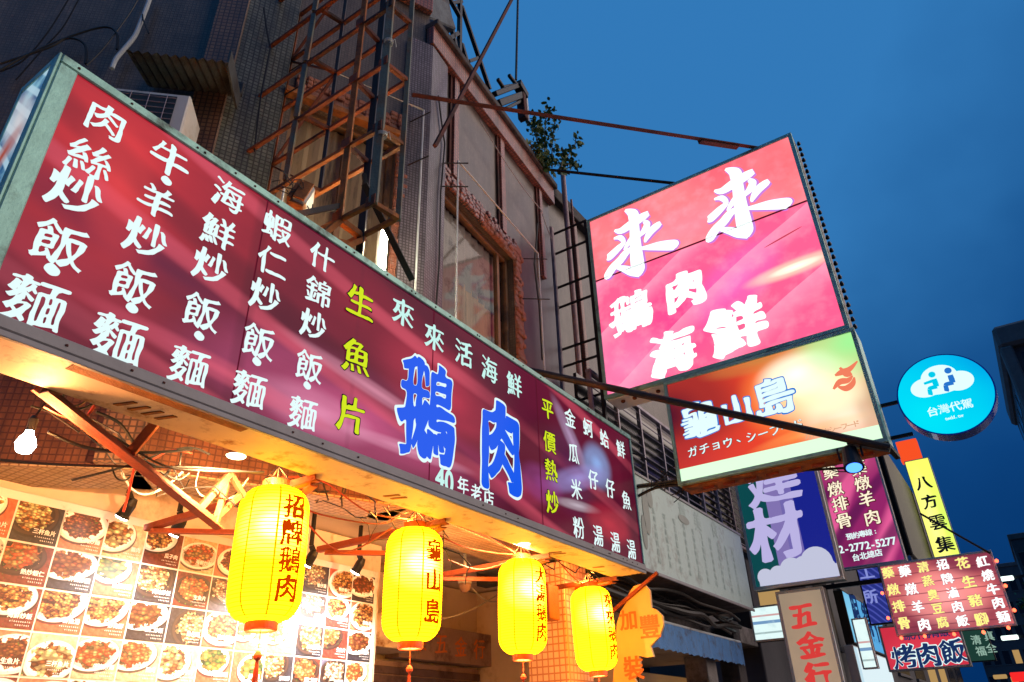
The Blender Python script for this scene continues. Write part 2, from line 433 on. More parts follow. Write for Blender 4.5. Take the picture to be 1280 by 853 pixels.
Xa, Ya, Za = Vector((1, 0, 0)), Vector((0, 1, 0)), Vector((0, 0, 1))

# ================================================================== palette
surf('sign_frame_green', (.34, .66, .58), .45, .3, .35, 9, .1, (.05, .07, .06), .35)
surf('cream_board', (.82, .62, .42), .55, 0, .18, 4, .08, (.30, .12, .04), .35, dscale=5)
surf('rust', (.34, .085, .03), .8, .1, .45, 12, .5, (.04, .018, .012), .75)
surf('rust_orange', (.50, .17, .04), .8, .1, .45, 12, .4, (.07, .03, .02), .6)
surf('rust_dark', (.13, .035, .025), .8, .1, .4, 12, .4, (.015, .012, .012), .6)
surf('green_grey_steel', (.16, .18, .14), .6, .3, .4, 10, .3, (.20, .09, .03), .5)
surf('dark_steel', (.045, .042, .045), .55, .5, .4, 10, .2, (.10, .04, .02), .4)
surf('black_steel', (.018, .018, .02), .5, .3, .3, 10, .1)
surf('bracket_orange', (.42, .085, .03), .6, .1, .4, 9, .2, (.12, .03, .015), .6)
surf('concrete', (.30, .28, .27), .85, 0, .4, 4, .5, (.07, .06, .055), .6)
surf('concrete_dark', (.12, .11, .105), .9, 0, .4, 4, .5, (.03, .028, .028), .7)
surf('brick_rough', (.52, .20, .13), .9, 0, .45, 14, 1., (.30, .22, .19), .45, dscale=6)
surf('window_frame_brown', (.30, .17, .09), .5, .2, .3, 8, .1, (.08, .06, .05), .5)
surf('curtain_beige', (.85, .60, .36), .8, 0, .35, 3, .1, (.22, .15, .10), .4, stretch=(3, 3, .4))
surf('sheet_grey', (.55, .50, .44), .7, 0, .3, 3, .1, (.09, .08, .08), .5)
surf('pink_pipe', (.42, .27, .29), .45, 0, .3, 6, .05, (.16, .08, .08), .4)
surf('white_pipe', (.62, .68, .70), .4, 0, .15, 6, .05, (.3, .3, .3), .3)
surf('ac_white', (.62, .64, .62), .45, 0, .15, 6, .05, (.35, .30, .24), .4)
surf('ac_dark', (.03, .045, .05), .5, 0, .3, 6, .05)
surf('tin_dark', (.10, .115, .12), .5, .4, .5, 6, .3, (.03, .025, .022), .7)
surf('cable_black', (.012, .011, .011), .5, 0, .2, 6, 0)
surf('cable_red', (.35, .04, .02), .5, 0, .2, 6, 0)
surf('cable_grey', (.40, .38, .36), .5, 0, .2, 6, 0)
surf('road_asphalt', (.05, .05, .052), .8, 0, .3, 20, .4, (.03, .03, .03), .5)
surf('paving', (.22, .21, .20), .7, 0, .3, 5, .3, (.10, .09, .08), .5)
surf('kerb_stone', (.30, .30, .29), .7, 0, .3, 8, .3)
surf('road_paint', (.75, .75, .72), .6, 0, .3, 20, .1, (.2, .2, .2), .4)
surf('shutter', (.19, .11, .09), .55, .3, .3, 6, .1, (.06, .03, .025), .5)
surf('shop_wall', (.74, .58, .44), .7, 0, .12, 3, .1, (.45, .30, .20), .35)
surf('header_wall', (.42, .26, .19), .7, 0, .25, 4, .1, (.15, .08, .06), .4)
surf('awning_blue', (.05, .25, .62), .6, 0, .35, 6, .4, (.02, .05, .12), .45, dscale=5)
surf('pale_board', (.50, .66, .62), .5, 0, .16, 3, .05, (.28, .33, .30), .35, dscale=3)
surf('pale_ghost', (.46, .61, .57), .6, 0, .2, 6, .0)
surf('pale_stain', (.33, .37, .33), .6, 0, .2, 6, .0)
surf('slat_grey', (.34, .30, .36), .45, .3, .3, 6, .1, (.15, .1, .1), .4)
surf('dark_glass', (.015, .018, .022), .15, 0, .2, 6, 0)
surf('far_wall', (.10, .10, .11), .8, 0, .4, 1, .1)
surf('far_wall2', (.16, .15, .15), .8, 0, .4, 1, .1)
surf('leaf', (.09, .17, .035), .6, 0, .5, 12, 0, (.03, .07, .02), .5)
surf('stem', (.10, .07, .04), .8, 0, .3, 12, 0)
surf('orange_board', (1., .58, .18), .5, 0, .12, 5, .05)
surf('red_letter', (.62, .05, .03), .5, 0, .15, 8, 0)
surf('dull_red_letter', (.42, .09, .05), .6, 0, .25, 8, 0)
surf('orange_letter', (.80, .20, .05), .6, 0, .25, 8, 0)
surf('spot_black', (.02, .02, .024), .4, .4, .2, 6, 0)
surf('chrome', (.5, .5, .5), .2, 1., .1, 6, 0)
surf('cap_red', (.55, .10, .03), .4, 0, .2, 8, .1)
surf('tassel_red', (.75, .10, .03), .7, 0, .3, 30, .3)
surf('tan_panel', (.50, .36, .24), .5, 0, .15, 4, .05, (.38, .26, .17), .3)
surf('board_black', (.012, .012, .013), .6, 0, .3, 4, .1)
surf('white_frame', (.75, .76, .74), .4, .1, .12, 6, .05, (.4, .4, .38), .25)
surf('band_grey', (.30, .29, .31), .5, 0, .3, 4, .1)
tile('tile_grey', (.235, .185, .15), (.17, .135, .11), (.125, .10, .085), .036, .036, .14, dirt_amt=.85, dirt=(.055, .045, .04), var=.6)
tile('tile_green', (.27, .29, .24), (.17, .19, .15), (.08, .085, .075), .05, .045, .16, dirt_amt=.8, var=.55)
tile('tile_pillar', (.30, .26, .30), (.21, .18, .20), (.10, .08, .09), .035, .035, .16, dirt_amt=.6)
tile('tile_pink', (.52, .20, .15), (.36, .13, .10), (.16, .09, .08), .05, .05, .14, dirt_amt=.4)
tile('tile_brown', (.36, .20, .11), (.28, .15, .09), (.10, .06, .045), .05, .05, .14, dirt_amt=.5)
tile('tile_cream', (.62, .44, .28), (.52, .36, .22), (.28, .17, .10), .06, .06, .12, dirt=(.25, .12, .06), dirt_amt=.3, var=.2)
tile('tile_column', (.78, .50, .30), (.70, .42, .25), (.45, .18, .08), .07, .07, .12, dirt=(.5, .22, .1), dirt_amt=.2, var=.15)
glow('txt_white', (.80, 1.0, 1.0), 1.0)
glow('txt_cyan', (.62, .98, .92), .95)
glow('txt_pinkwhite', (.88, 1.0, .98), 1.3)
glow('txt_yellow', (.70, .86, .02), .95)
glow('txt_blue_rim', (.02, .22, .75), .9)
glow('txt_violet', (.72, .25, .85), .9)
glow('txt_black', (.004, .006, .012), 1.)
glow('txt_cloudwhite', (.75, 1.0, 1.0), 1.05)
glow('txt_logo_cyan', (.0, .62, .85), 1.)
glow('txt_logo_blue', (.02, .18, .62), 1.)
glow('txt_paleblue', (.55, .50, .86), .9)
glow('txt_red', (.85, .03, .02), .8)
glow('bulb_white', (1.0, .93, .80), 40)
glow('tube_white', (.95, 1.0, .72), 60)
glow('lens_blue', (.06, .22, 1.0), 3.2)
glow('led_red', (1.0, .10, .04), 5.)
glow('led_red_dim', (.8, .02, .02), 1.2)
glow('downlight', (1.0, .85, .5), 6)
glow('far_tube', (.8, 1., .95), 2.2)
glow('win_warm', (.9, .55, .2), .5)
glow('lit_white', (.85, 1.0, 1.0), 1.0)

# ================================================================== setting: ground
G = MB(); G.quad((-400, -200, -.02), (400, -200, -.02), (400, 900, -.02), (-400, 900, -.02)); solo('ground', G, 'paving', kind='structure')
G = MB(); G.quad((-2.2, -60, 0), (5.2, -60, 0), (5.2, 300, 0), (-2.2, 300, 0)); solo('road', G, 'road_asphalt', kind='structure')
G = MB()
for y in range(-6, 60): G.quad((1.42, y * 4., .004), (1.54, y * 4., .004), (1.54, y * 4. + 2, .004), (1.42, y * 4. + 2, .004))
for x in (-1.9, 4.85): G.quad((x, -60, .004), (x + .1, -60, .004), (x + .1, 300, .004), (x, 300, .004))
solo('road_marking', G, 'road_paint', kind='structure')
for x0, x1 in ((-2.35, -2.2), (5.2, 5.35)):
    G = MB(); G.box(x0, x1, -60, 300, -.05, .13, .01); solo('kerb', G, 'kerb_stone', kind='structure')
G = MB(); G.quad((-12, -60, .12), (-2.35, -60, .12), (-2.35, 300, .12), (-12, 300, .12)); solo('pavement', G, 'paving', kind='structure')
G = MB(); G.quad((5.35, -60, .12), (12, -60, .12), (12, 300, .12), (5.35, 300, .12)); solo('pavement', G, 'paving', kind='structure')

# ================================================================== corner building: three facets of wall over an arcade
class Facet:
    def __init__(s, p0, p1):
        s.p = Vector((p0[0], p0[1], 0)); q = Vector((p1[0], p1[1], 0)); s.L = (q - s.p).length; s.u = (q - s.p).normalized(); s.n = s.u.cross(Za)
    def P(s, a, z, d=0): return s.p + s.u * a + s.n * d + Za * z
    def box(s, mb, a0, a1, z0, z1, d0, d1, b=0.): mb.obox(s.P((a0 + a1) / 2, (z0 + z1) / 2, (d0 + d1) / 2), s.u * ((a1 - a0) / 2), s.n * ((d1 - d0) / 2), Za * ((z1 - z0) / 2), b); return mb
    def hit(s, px, py, d=0.):
        r = ray(px, py); o = Vector((0, 0, EYE)); q = s.p + s.n * d; t = (q - o).dot(s.n) / r.dot(s.n); w = o + r * t
        return (w - q).dot(s.u), w.z, w
FA = Facet((-4.0, 4.41), (-4.35, 7.78)); FB = Facet((-4.85, 2.52), (-4.0, 4.41)); FC = Facet((-9.2, -1.65), (-4.85, 2.52))
B0 = 3.38                     # underside of the upper storeys
ROOF = 9.55
bld = root('corner_building', 'old tiled corner building behind the long red signboard, with exposed rough brick round its windows', 'building', (-5.2, 4.0, .12))
WA0, WA1, WAT, WAB = .34, 2.08, 7.24, 4.35
WB0, WB1, WBT, WBB = .60, 1.74, 7.42, 4.35
m = MB()      # facet A wall round the window
FA.box(m, 0, WA0, B0, ROOF, -.25, 0); FA.box(m, WA1, FA.L, B0, ROOF, -.25, 0); FA.box(m, WA0, WA1, WAT, ROOF, -.25, 0); FA.box(m, WA0, WA1, B0, WAB, -.25, 0)
part('wall', m, 'tile_grey', bld)
m = MB(); FB.box(m, -.05, WB0, B0, ROOF + 1, -.25, 0); FB.box(m, WB1, FB.L, B0, ROOF + 1, -.25, 0); FB.box(m, WB0, WB1, WBT, ROOF + 1, -.25, 0); FB.box(m, WB0, WB1, B0, WBB, -.25, 0)
part('wall', m, 'tile_grey', bld)
m = MB(); FC.box(m, 0, FC.L, B0, ROOF + 1.5, -.25, 0); part('wall', m, 'tile_grey', bld)
m = MB(); e = FA.P(FA.L, 0); m.box(e.x - 1.3, e.x - .002, e.y - .2, e.y, B0, ROOF); part('end_wall', m, 'concrete_dark', bld)
tile('tile_rusty', (.30, .12, .055), (.22, .085, .04), (.13, .05, .03), .05, .05, .12, dirt=(.04, .018, .012), dirt_amt=.8, var=.6)
for f_ in (FA, FB, FC): m = MB(); f_.box(m, 0, f_.L, B0 + .001, 4.30, .0005, .012); part('lower_cladding', m, 'tile_rusty', bld)
# tiled column of the corner between the two windows
m = MB(); c0 = FB.P(FB.L - .26, 0, .07); c1 = FB.P(FB.L, 0, .09) ; c2 = FA.P(.33, 0, .07); c3 = FA.P(.33, 0, -.1); c4 = FB.P(FB.L - .26, 0, -.1)
cc = (c1 + FA.P(0, 0, .09)) / 2
poly = [c0, cc, c2, c3, c4]; lo = [p + Za * B0 for p in poly]; hi = [p + Za * (ROOF - .45) for p in poly]
nv = len(poly); m.v = lo + hi; m.f = [tuple(reversed(range(nv))), tuple(range(nv, 2 * nv))] + [(i, (i + 1) % nv, (i + 1) % nv + nv, i + nv) for i in range(nv)]
part('corner_pillar', m, 'tile_pillar', bld)
m = MB(); FB.box(m, -.02, .50, 4.3, ROOF + .9, 0, .06, .004); part('pillar', m, 'tile_green', bld)
m = MB(); FC.box(m, FC.L - .27, FC.L + .02, B0, ROOF + .9, 0, .09, .004); part('pilaster', m, 'tile_brown', bld)
# pink tiled band under the roof edge and pilasters above the window
m = MB(); FA.box(m, -.05, FA.L + .05, ROOF - .42, ROOF - .1, 0, .10, .006); part('cornice_band', m, 'tile_pink', bld)
m = MB(); FA.box(m, -.05, FA.L + .08, ROOF - .1, ROOF, -.3, .16, .01); part('roof_edge', m, 'concrete_dark', bld)
m = MB(); FB.box(m, .0, FB.L, ROOF + .2, ROOF + .6, 0, .08, .006); part('cornice_band', m, 'tile_pink', bld)
for s0, s1 in ((.52, .63), (1.72, 1.83), (2.95, 3.04)):
    m = MB(); FA.box(m, s0, s1, WAT + .22, ROOF - .42, 0, .06, .004); part('pilaster', m, 'tile_pink', bld)
for s0 in (.47, 1.67, 2.9):
    m = MB(); FA.box(m, s0, s0 + .045, WAT + .22, ROOF - .42, 0, .03); part('joint_strip', m, 'rust_dark', bld)
m = MB(); FC.box(m, 1.2, 1.28, B0, ROOF + 1.4, 0, .06); part('wall_strip', m, 'rust_dark', bld)

def rough_band(fa, a0, a1, z0, z1, d, seed, horiz):
    """hacked-back brick: rows of uneven bricks standing 2-5 cm proud"""
    rnd = random.Random(seed); m = MB()
    if horiz:
        a = a0
        while a < a1:
            w = rnd.uniform(.06, .12); z = z0
            while z < z1:
                h = rnd.uniform(.05, .075); dd = d + rnd.uniform(-.025, .02); c = fa.P(a + w / 2, z + h / 2, dd / 2)
                t = rnd.uniform(-.12, .12); u = (fa.u * math.cos(t) + Za * math.sin(t)); v = (Za * math.cos(t) - fa.u * math.sin(t))
                m.obox(c, u * (w / 2 * 1.02), fa.n * (dd / 2), v * (h / 2 * 1.02), .012); z += h
            a += w
    else:
        z = z0
        while z < z1:
            h = rnd.uniform(.055, .085); a = a0
            while a < a1 - .02:
                w = rnd.uniform(.07, .14); w = min(w, a1 - a + .02); dd = d + rnd.uniform(-.03, .02); c = fa.P(a + w / 2, z + h / 2, dd / 2)
                t = rnd.uniform(-.12, .12); u = (fa.u * math.cos(t) + Za * math.sin(t)); v = (Za * math.cos(t) - fa.u * math.sin(t))
                m.obox(c, u * (w / 2 * 1.02), fa.n * (dd / 2), v * (h / 2 * 1.02), .012); a += w
            z += h
    return m
def window(fa, a0, a1, z0, z1, seed, curtains, label, mid=None):
    w = part('window', fa.box(MB(), a0 + .001, a1 - .001, z0 - .04, z0 + .02, -.2, .06, .005), 'concrete', bld, label=label)
    fw = .055; m = MB()
    fa.box(m, a0, a0 + fw, z0, z1, -.16, -.08, .004); fa.box(m, a1 - fw, a1, z0, z1, -.16, -.08, .004)
    fa.box(m, a0 + fw, a1 - fw, z1 - fw, z1, -.16, -.08, .004); fa.box(m, a0 + fw, a1 - fw, z0 + .02, z0 + fw, -.16, -.08, .004)
    part('frame', m, 'window_frame_brown', w)
    mid = a0 + (a1 - a0) * (mid or .55)
    m = MB(); fa.box(m, mid - .03, mid + .03, z0 + fw, z1 - fw, -.15, -.09, .004); part('mullion', m, 'window_frame_brown', w)
    for (x0, x1) in ((a0 + fw, mid - .03), (mid + .03, a1 - fw)):
        m = MB(); m.quad(fa.P(x0, z0, -.12), fa.P(x1, z0, -.12), fa.P(x1, z1, -.12), fa.P(x0, z1, -.12)); part('pane', m, 'glass', w)
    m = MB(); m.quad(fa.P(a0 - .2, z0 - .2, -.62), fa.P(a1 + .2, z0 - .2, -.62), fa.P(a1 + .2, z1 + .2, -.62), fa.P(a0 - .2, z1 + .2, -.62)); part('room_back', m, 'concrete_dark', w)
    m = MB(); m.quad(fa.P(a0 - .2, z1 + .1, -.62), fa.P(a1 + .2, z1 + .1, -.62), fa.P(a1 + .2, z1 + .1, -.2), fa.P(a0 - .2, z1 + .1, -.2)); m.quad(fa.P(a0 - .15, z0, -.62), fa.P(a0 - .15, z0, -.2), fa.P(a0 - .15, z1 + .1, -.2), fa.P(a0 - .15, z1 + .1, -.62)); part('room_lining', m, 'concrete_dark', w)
    for (x0, x1, y0, y1, mt) in curtains:
        m = MB(); n = 22
        for i in range(n):
            for k in (0, 1):
                pass
        pts = [(x0 + (x1 - x0) * i / n, -.185 + .014 * math.sin(i * 2.1)) for i in range(n + 1)]
        for i in range(n):
            m.quad(fa.P(pts[i][0], y0, pts[i][1]), fa.P(pts[i + 1][0], y0, pts[i + 1][1]), fa.P(pts[i + 1][0], y1, pts[i + 1][1]), fa.P(pts[i][0], y1, pts[i][1]))
        part('curtain' if mt == 'curtain_beige' else 'backing_board', m, mt, w, smooth=True)
    return w
g_, gt = newmat('glass')
fr = N(gt, 'ShaderNodeMath', operation='MULTIPLY', inp={0: N(gt, 'ShaderNodeFresnel', inp={0: 1.45}).outputs[0], 1: .5}).outputs[0]
a_ = N(gt, 'ShaderNodeBsdfTransparent', inp={0: (.82, .84, .82, 1)}).outputs[0]; b_ = N(gt, 'ShaderNodeBsdfGlossy', inp={0: (1, 1, 1, 1), 1: .06}).outputs[0]
finish(gt, N(gt, 'ShaderNodeMixShader', inp={0: fr, 1: a_, 2: b_}).outputs[0])
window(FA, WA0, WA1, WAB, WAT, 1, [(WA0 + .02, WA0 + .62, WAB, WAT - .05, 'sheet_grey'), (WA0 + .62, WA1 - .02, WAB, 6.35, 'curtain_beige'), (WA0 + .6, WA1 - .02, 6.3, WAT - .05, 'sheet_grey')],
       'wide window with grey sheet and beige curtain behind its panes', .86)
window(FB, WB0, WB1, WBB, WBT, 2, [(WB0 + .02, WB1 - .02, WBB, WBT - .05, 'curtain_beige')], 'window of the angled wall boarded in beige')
part('brick_surround', rough_band(FA, WA0, WA1, WAT, WAT + .24, .05, 3, True), 'tile_pink', bld, kind='stuff', label='tiled and hacked band above the wide window')
part('brick_surround', rough_band(FA, WA1, WA1 + .19, WAB, WAT + .22, .05, 4, False), 'brick_rough', bld, kind='stuff', label='rough orange brick down the side of the wide window')
part('brick_surround', rough_band(FA, WA0 + .9, WA1, WAT - .03, WAT + .12, .07, 8, True), 'brick_rough', bld, kind='stuff', label='rough orange brick at the corner of the wide window')
part('brick_surround', rough_band(FB, WB0, WB1, WBT, WBT + .3, .05, 5, True), 'brick_rough', bld, kind='stuff', label='rough brick above the window of the angled wall')
part('brick_surround', rough_band(FB, WB1, WB1 + .12, WBB, WBT + .28, .06, 6, False), 'brick_rough', bld, kind='stuff', label='rough brick down the side of the angled window')
m = MB(); FB.box(m, WB0 - .1, WB1, WBT - .02, WBT + .05, .0, .10, .004); part('lintel', m, 'rust_orange', bld)
# white bracket rods in front of the windows
for fa, a0, a1, zt, zb in ((FA, .36, 2.42, WAT + .22, 4.7), (FB, .62, 1.95, WBT + .36, 4.7)):
    m = MB(); d = .22
    m.tube([fa.P(a0, zb, d), fa.P(a0, zt, d), fa.P(a1, zt, d), fa.P(a1, zb, d)], .011, 6)
    rr = solo('laundry_rail', m, 'white_pipe', 'thin white rail frame standing off the wall in front of the ' + ('wide window' if fa is FA else 'beige boarded window'), 'rail')
    for a, z in ((a0, zt - .05), (a0, zt - .4), (a1, zt - .1), (a1, zt - .75), (a0, 5.1)): m = MB(); m.tube([fa.P(a - .12, z + .02, .0), fa.P(a + .03, z - .02, d + .12)], .008, 5); part('support_rod', m, 'dark_steel', rr)

# arcade storey below
m = MB()
FC.box(m, 0, FC.L, B0 - .02, B0, -.45, 0); FB.box(m, 0, FB.L, B0 - .02, B0, -.45, 0); FA.box(m, 0, FA.L, B0 - .02, B0, -.45, 0)
part('beam_soffit', m, 'tile_cream', bld)
m = MB()
for f_ in (FA, FB, FC): f_.box(m, 0, f_.L, B0, 3.7, -.46, -.26)
part('beam', m, 'shop_wall', bld)
SHX = -5.75
m = MB(); m.quad((-9.6, 9.2, 3.62), (-9.6, 4.6, 3.62), (-4.3, 4.6, 3.62), (-4.4, 9.2, 3.62)); m.quad((-9.6, 4.6, 3.62), (-9.6, 2.55, 3.62), (-5.05, 2.55, 3.62), (-4.3, 4.6, 3.62)); m.quad((-9.6, 2.55, 3.62), (-9.6, -1.9, 3.62), (-5.05, 2.55, 3.62)); part('arcade_ceiling', m, 'shop_wall', bld)
m = MB(); m.box(SHX - .2, SHX - .02, -3.0, 5.95, .12, 3.60); part('shop_wall', m, 'shop_wall', bld)
m = MB(); m.box(-6.9, -6.7, 5.95, 8.99, .12, 3.60); m.box(-6.7, SHX - .021, 5.78, 5.95, .12, 3.599); part('shop_wall', m, 'shop_wall', bld)
m = MB(); m.box(-7., -4.45, 9.0, 9.2, .12, 3.6); part('party_wall', m, 'shop_wall', bld)
m = MB(); m.box(-4.52, -4.02, 6.98, 7.5, .12, B0 - .02, .01); colm = part('column', m, 'tile_column', bld)
m = MB(); m.box(-8.6, -8.2, -3.2, -2.7, .12, 3.6, .01); part('column', m, 'tile_column', bld)
m = MB(); m.box(-4.7, -4.15, 7.0, 7.45, B0 - .35, B0 - .03, .01); part('column_head', m, 'bracket_orange', bld)

def wallwire(fa, l, r, mat, lab, d=.14):
    P = [fa.hit(a, b, d)[2] for a, b in l]; m = MB(); out = []
    for i in range(len(P) - 1):
        for j in range(5): out.append(P[i].lerp(P[i + 1], j / 5) - Za * (.03 * math.sin(PI * j / 5)))
    m.tube(out + [P[-1]], r, 5); solo('cable', m, mat, lab, 'cable')
wallwire(FA, [(548, 120), (556, 180), (551, 240), (549, 330), (545, 385)], .010, 'cable_black', 'black cable running down the edge of the tiled corner pillar', .10)
wallwire(FA, [(672, 280), (668, 330), (674, 380), (678, 450)], .014, 'cable_black', 'thick black cable down the wall right of the rough brick jamb')
wallwire(FA, [(600, 150), (640, 215), (676, 262), (690, 300)], .007, 'cable_grey', 'thin grey cable slanting across the panels under the roof edge')
wallwire(FB, [(330, 10), (338, 60), (326, 120), (318, 190)], .009, 'cable_black', 'black cable down the greenish tiled pillar left of the tower')
# ------------------------------------------------------------------ mosaic of dishes on the menu wall
def menu_mat(i):
    rnd = random.Random(i * 13 + 5); n = Nodes('menu_print'); nt = n.nt
    oi = N(nt, 'ShaderNodeObjectInfo').outputs['Random']
    bgc = [(.55, .16, .09), (.18, .05, .035), (.62, .45, .30), (.05, .045, .06), (.50, .22, .14), (.12, .12, .16)][i % 6]
    food = [((.80, .45, .16), (.35, .10, .04)), ((.75, .18, .06), (.85, .62, .30)), ((.85, .70, .38), (.60, .25, .08)), ((.30, .09, .04), (.62, .30, .12)),
            ((.80, .35, .18), (.25, .42, .10)), ((.88, .80, .62), (.70, .32, .18)), ((.65, .42, .10), (.18, .30, .06))][i % 7]
    n.base(bgc).noise(9, .4, .7, tuple(min(1, c * 1.7 + .03) for c in bgc), .7)
    off = N(nt, 'ShaderNodeMath', operation='MULTIPLY_ADD', inp={0: oi, 1: .42, 2: -.21}).outputs[0]
    cb = N(nt, 'ShaderNodeCombineXYZ', inp={0: off, 1: N(nt, 'ShaderNodeMath', operation='MULTIPLY', inp={0: off, 1: -.7}).outputs[0], 2: N(nt, 'ShaderNodeMath', operation='MULTIPLY', inp={0: oi, 1: 37.}).outputs[0]}).outputs[0]
    base_uv = n.uv
    n.uv = N(nt, 'ShaderNodeVectorMath', operation='ADD', inp={0: base_uv, 1: cb}).outputs[0]
    def z0(): return n
    flat = N(nt, 'ShaderNodeVectorMath', operation='MULTIPLY', inp={0: n.uv, 1: (1, 1, 0)}).outputs[0]
    full = n.uv; n.uv = flat
    cx, cy = .5 + rnd.uniform(-.16, .16), .55 + rnd.uniform(-.08, .1); rx, ry = rnd.uniform(.5, .72), rnd.uniform(.38, .52)
    n.blob(cx, cy - .03, rx + .03, ry + .03, (.04, .03, .03), .8, .15, soft=False)
    n.blob(cx, cy, rx, ry, [(.85, .85, .82), (.10, .06, .05), (.85, .82, .75), (.70, .72, .74)][i % 4], 1, .15, soft=False)
    n.blob(cx, cy, rx * .86, ry * .86, [(.60, .58, .55), (.05, .03, .03), (.95, .93, .9), (.9, .88, .84)][i % 4], 1, .15, soft=False)
    # irregular heap of food
    wn_ = N(nt, 'ShaderNodeTexNoise', inp={'Vector': full, 'Scale': 7., 'Detail': 3.}).outputs[1]
    dis = N(nt, 'ShaderNodeMixRGB', blend_type='LINEAR_LIGHT', inp={0: .22, 1: flat, 2: wn_}).outputs[0]
    n.uv = dis
    c_old = n.c; n.blob(cx, cy + .02, rx * .74, ry * .78, (1, 1, 1), 1, .15, soft=False)
    n.c = c_old
    mp = N(nt, 'ShaderNodeMapping', vector_type='TEXTURE', inp={0: dis, 1: (cx, cy + .02, 0), 2: (0, 0, .15), 3: (rx * .76, ry * .8, 1)})
    msk = RAMP(nt, N(nt, 'ShaderNodeTexGradient', gradient_type='SPHERICAL', inp={0: mp.outputs[0]}).outputs[0], [(0, 0.), (.05, 1.)])
    vo = N(nt, 'ShaderNodeTexVoronoi', inp={'Vector': N(nt, 'ShaderNodeVectorMath', operation='MULTIPLY', inp={0: full, 1: (1, 1.6, 1)}).outputs[0], 'Scale': rnd.uniform(6, 13), 'Randomness': 1.})
    fc = RAMP(nt, N(nt, 'ShaderNodeSeparateColor', inp={0: vo.outputs['Color']}).outputs[0], [(0., tuple(c * .35 for c in food[1])), (.3, food[1]), (.6, food[0]), (1., tuple(min(1, c * 1.35 + .05) for c in food[0]))])
    sh = RAMP(nt, vo.outputs['Distance'], [(.0, 1.25), (.55, .35)])
    fc = N(nt, 'ShaderNodeMixRGB', blend_type='MULTIPLY', inp={0: 1., 1: fc, 2: sh}).outputs[0]
    n.c = N(nt, 'ShaderNodeMixRGB', inp={0: msk, 1: n.c, 2: fc}).outputs[0]
    n.uv = full; n.noise(13, .66, .72, (.12, .34, .05), .9 if i % 3 else .3)
    n.uv = base_uv; n.c = N(nt, 'ShaderNodeGamma', inp={0: n.c, 1: 1.35}).outputs[0]
    return n.done(lit=False)
menu = root('menu_board', 'large wall menu of square dish photographs in a white frame, lit by clamp spotlights', 'menu board', (SHX + .1, 3.9, 1.0))
MX = SHX + .04; my0, my1, mz1, pw, ph = 1.52, 5.82, 3.235, .310, .285
m = MB(); m.box(SHX, MX, my0 - .06, my1 + .05, .9, mz1 + .06, .006); part('frame', m, 'white_frame', menu)
mm = [menu_mat(i) for i in range(11)]
dishes = ['肉絲炒飯', '牛肉炒麵', '海鮮炒飯', '蝦仁炒飯', '什錦炒麵', '生魚片', '鵝肉', '鮮魚湯', '蛤仔湯', '金瓜米粉', '三杯魚片', '瓜子肉', '炒海鮮', '熱炒蝦仁']
rnd = random.Random(11); ti = 0; txt = MB()
for r in range(7):
    y = my0
    for c in range(13):
        w = (my1 - my0) / 13; y0, y1 = y + .007, y + w - .007; z1 = mz1 - r * ph - .007; z0 = z1 - ph + .014; y += w
        m = MB(); X = MX + .004
        m.quad((X, y0, z0), (X, y1, z0), (X, y1, z1), (X, y0, z1)); m.quad((MX, y0, z1), (X, y0, z1), (X, y1, z1), (MX, y1, z1)); m.quad((MX, y1, z0), (MX, y1, z1), (X, y1, z1), (X, y1, z0)); m.quad((MX, y0, z0), (X, y0, z0), (X, y0, z1), (MX, y0, z1)); m.quad((MX, y0, z0), (MX, y1, z0), (X, y1, z0), (X, y0, z0))
        o = part('menu_photo', m, mm[(c * 3 + r * 5 + rnd.randint(0, 3)) % len(mm)], menu, uvf=lambda p, a=y0, b=z0: ((p.y - a) / pw, (p.z - b) / ph))
        d = dishes[(c * 5 + r * 3) % len(dishes)]; s = .04
        U, Vv = Ya, Za
        for k, ch in enumerate(d): put(txt, ch, Vector((X + .002, y1 - .02 - s * (len(d) - k - .5), z0 + .085)), Ya, Za, s, 'bold')
        for q, (ln, hh) in enumerate(((.14, .012), (.11, .012))):
            b = y1 - .02
            for j in range(int(ln / .014)): put(txt, 'oensaiu'[(j * 3 + c + q) % 7], Vector((X + .002, b - .007 - j * .014, z0 + .048 - q * .022)), Ya, Za, .017, 'print')
part('dish_names', txt, 'paper_print', menu, kind='stuff') if 'paper_print' in MATS else None
surf('paper_print', (.85, .85, .85), .5, 0, .05, 4, 0)
part('dish_names', txt, 'paper_print', menu, kind='stuff')

# clamp spotlights on the rail above it
for i, (px, py) in enumerate(((158, 630), (222, 652), (388, 693), (448, 703))):
    p = on(px, py, X=SHX + .42); y, z = p.y, p.z
    r0 = root('clamp_spotlight', ['first black clamp spotlight from the left above the menu board', 'second black clamp spotlight above the menu board, left of the big lantern', 'clamp spotlight above the menu board just right of the big lantern', 'rightmost clamp spotlight above the menu board beside the second lantern'][i], 'spotlight', (SHX + .42, y, z), 'clamp spotlights over the menu board')
    m = MB(); m.bar((SHX + .42, y, 3.6), (SHX + .42, y, z + .08), .03, .03); m.bar((SHX + .42, y, z + .08), (SHX + .42, y + .04, z + .02), .045, .03); part('arm', m, 'spot_black', r0)
    dd = Vector((-.55, -.1, -.83)).normalized(); c = Vector((SHX + .42, y + .03, z)); m = MB(); m.tube([c - dd * .05, c, c + dd * .08, c + dd * .10], .045, 12, radii=[.03, .045, .045, .055]); part('head', m, 'spot_black', r0)
    m = MB(); m.tube([c + dd * .101, c + dd * .112], .045, 12); part('lens', m, 'bulb_white', r0)
    l = lamp('spot_beam', 'SPOT', c + Vector((.25, 0, .0)) + dd * .13, (22, 110, 300, 260)[i], (1., .95, .92), r0, .04, spot=math.radians(125)); l.rotation_euler = Vector((-.30, 0, -.95)).to_track_quat('-Z', 'Y').to_euler()

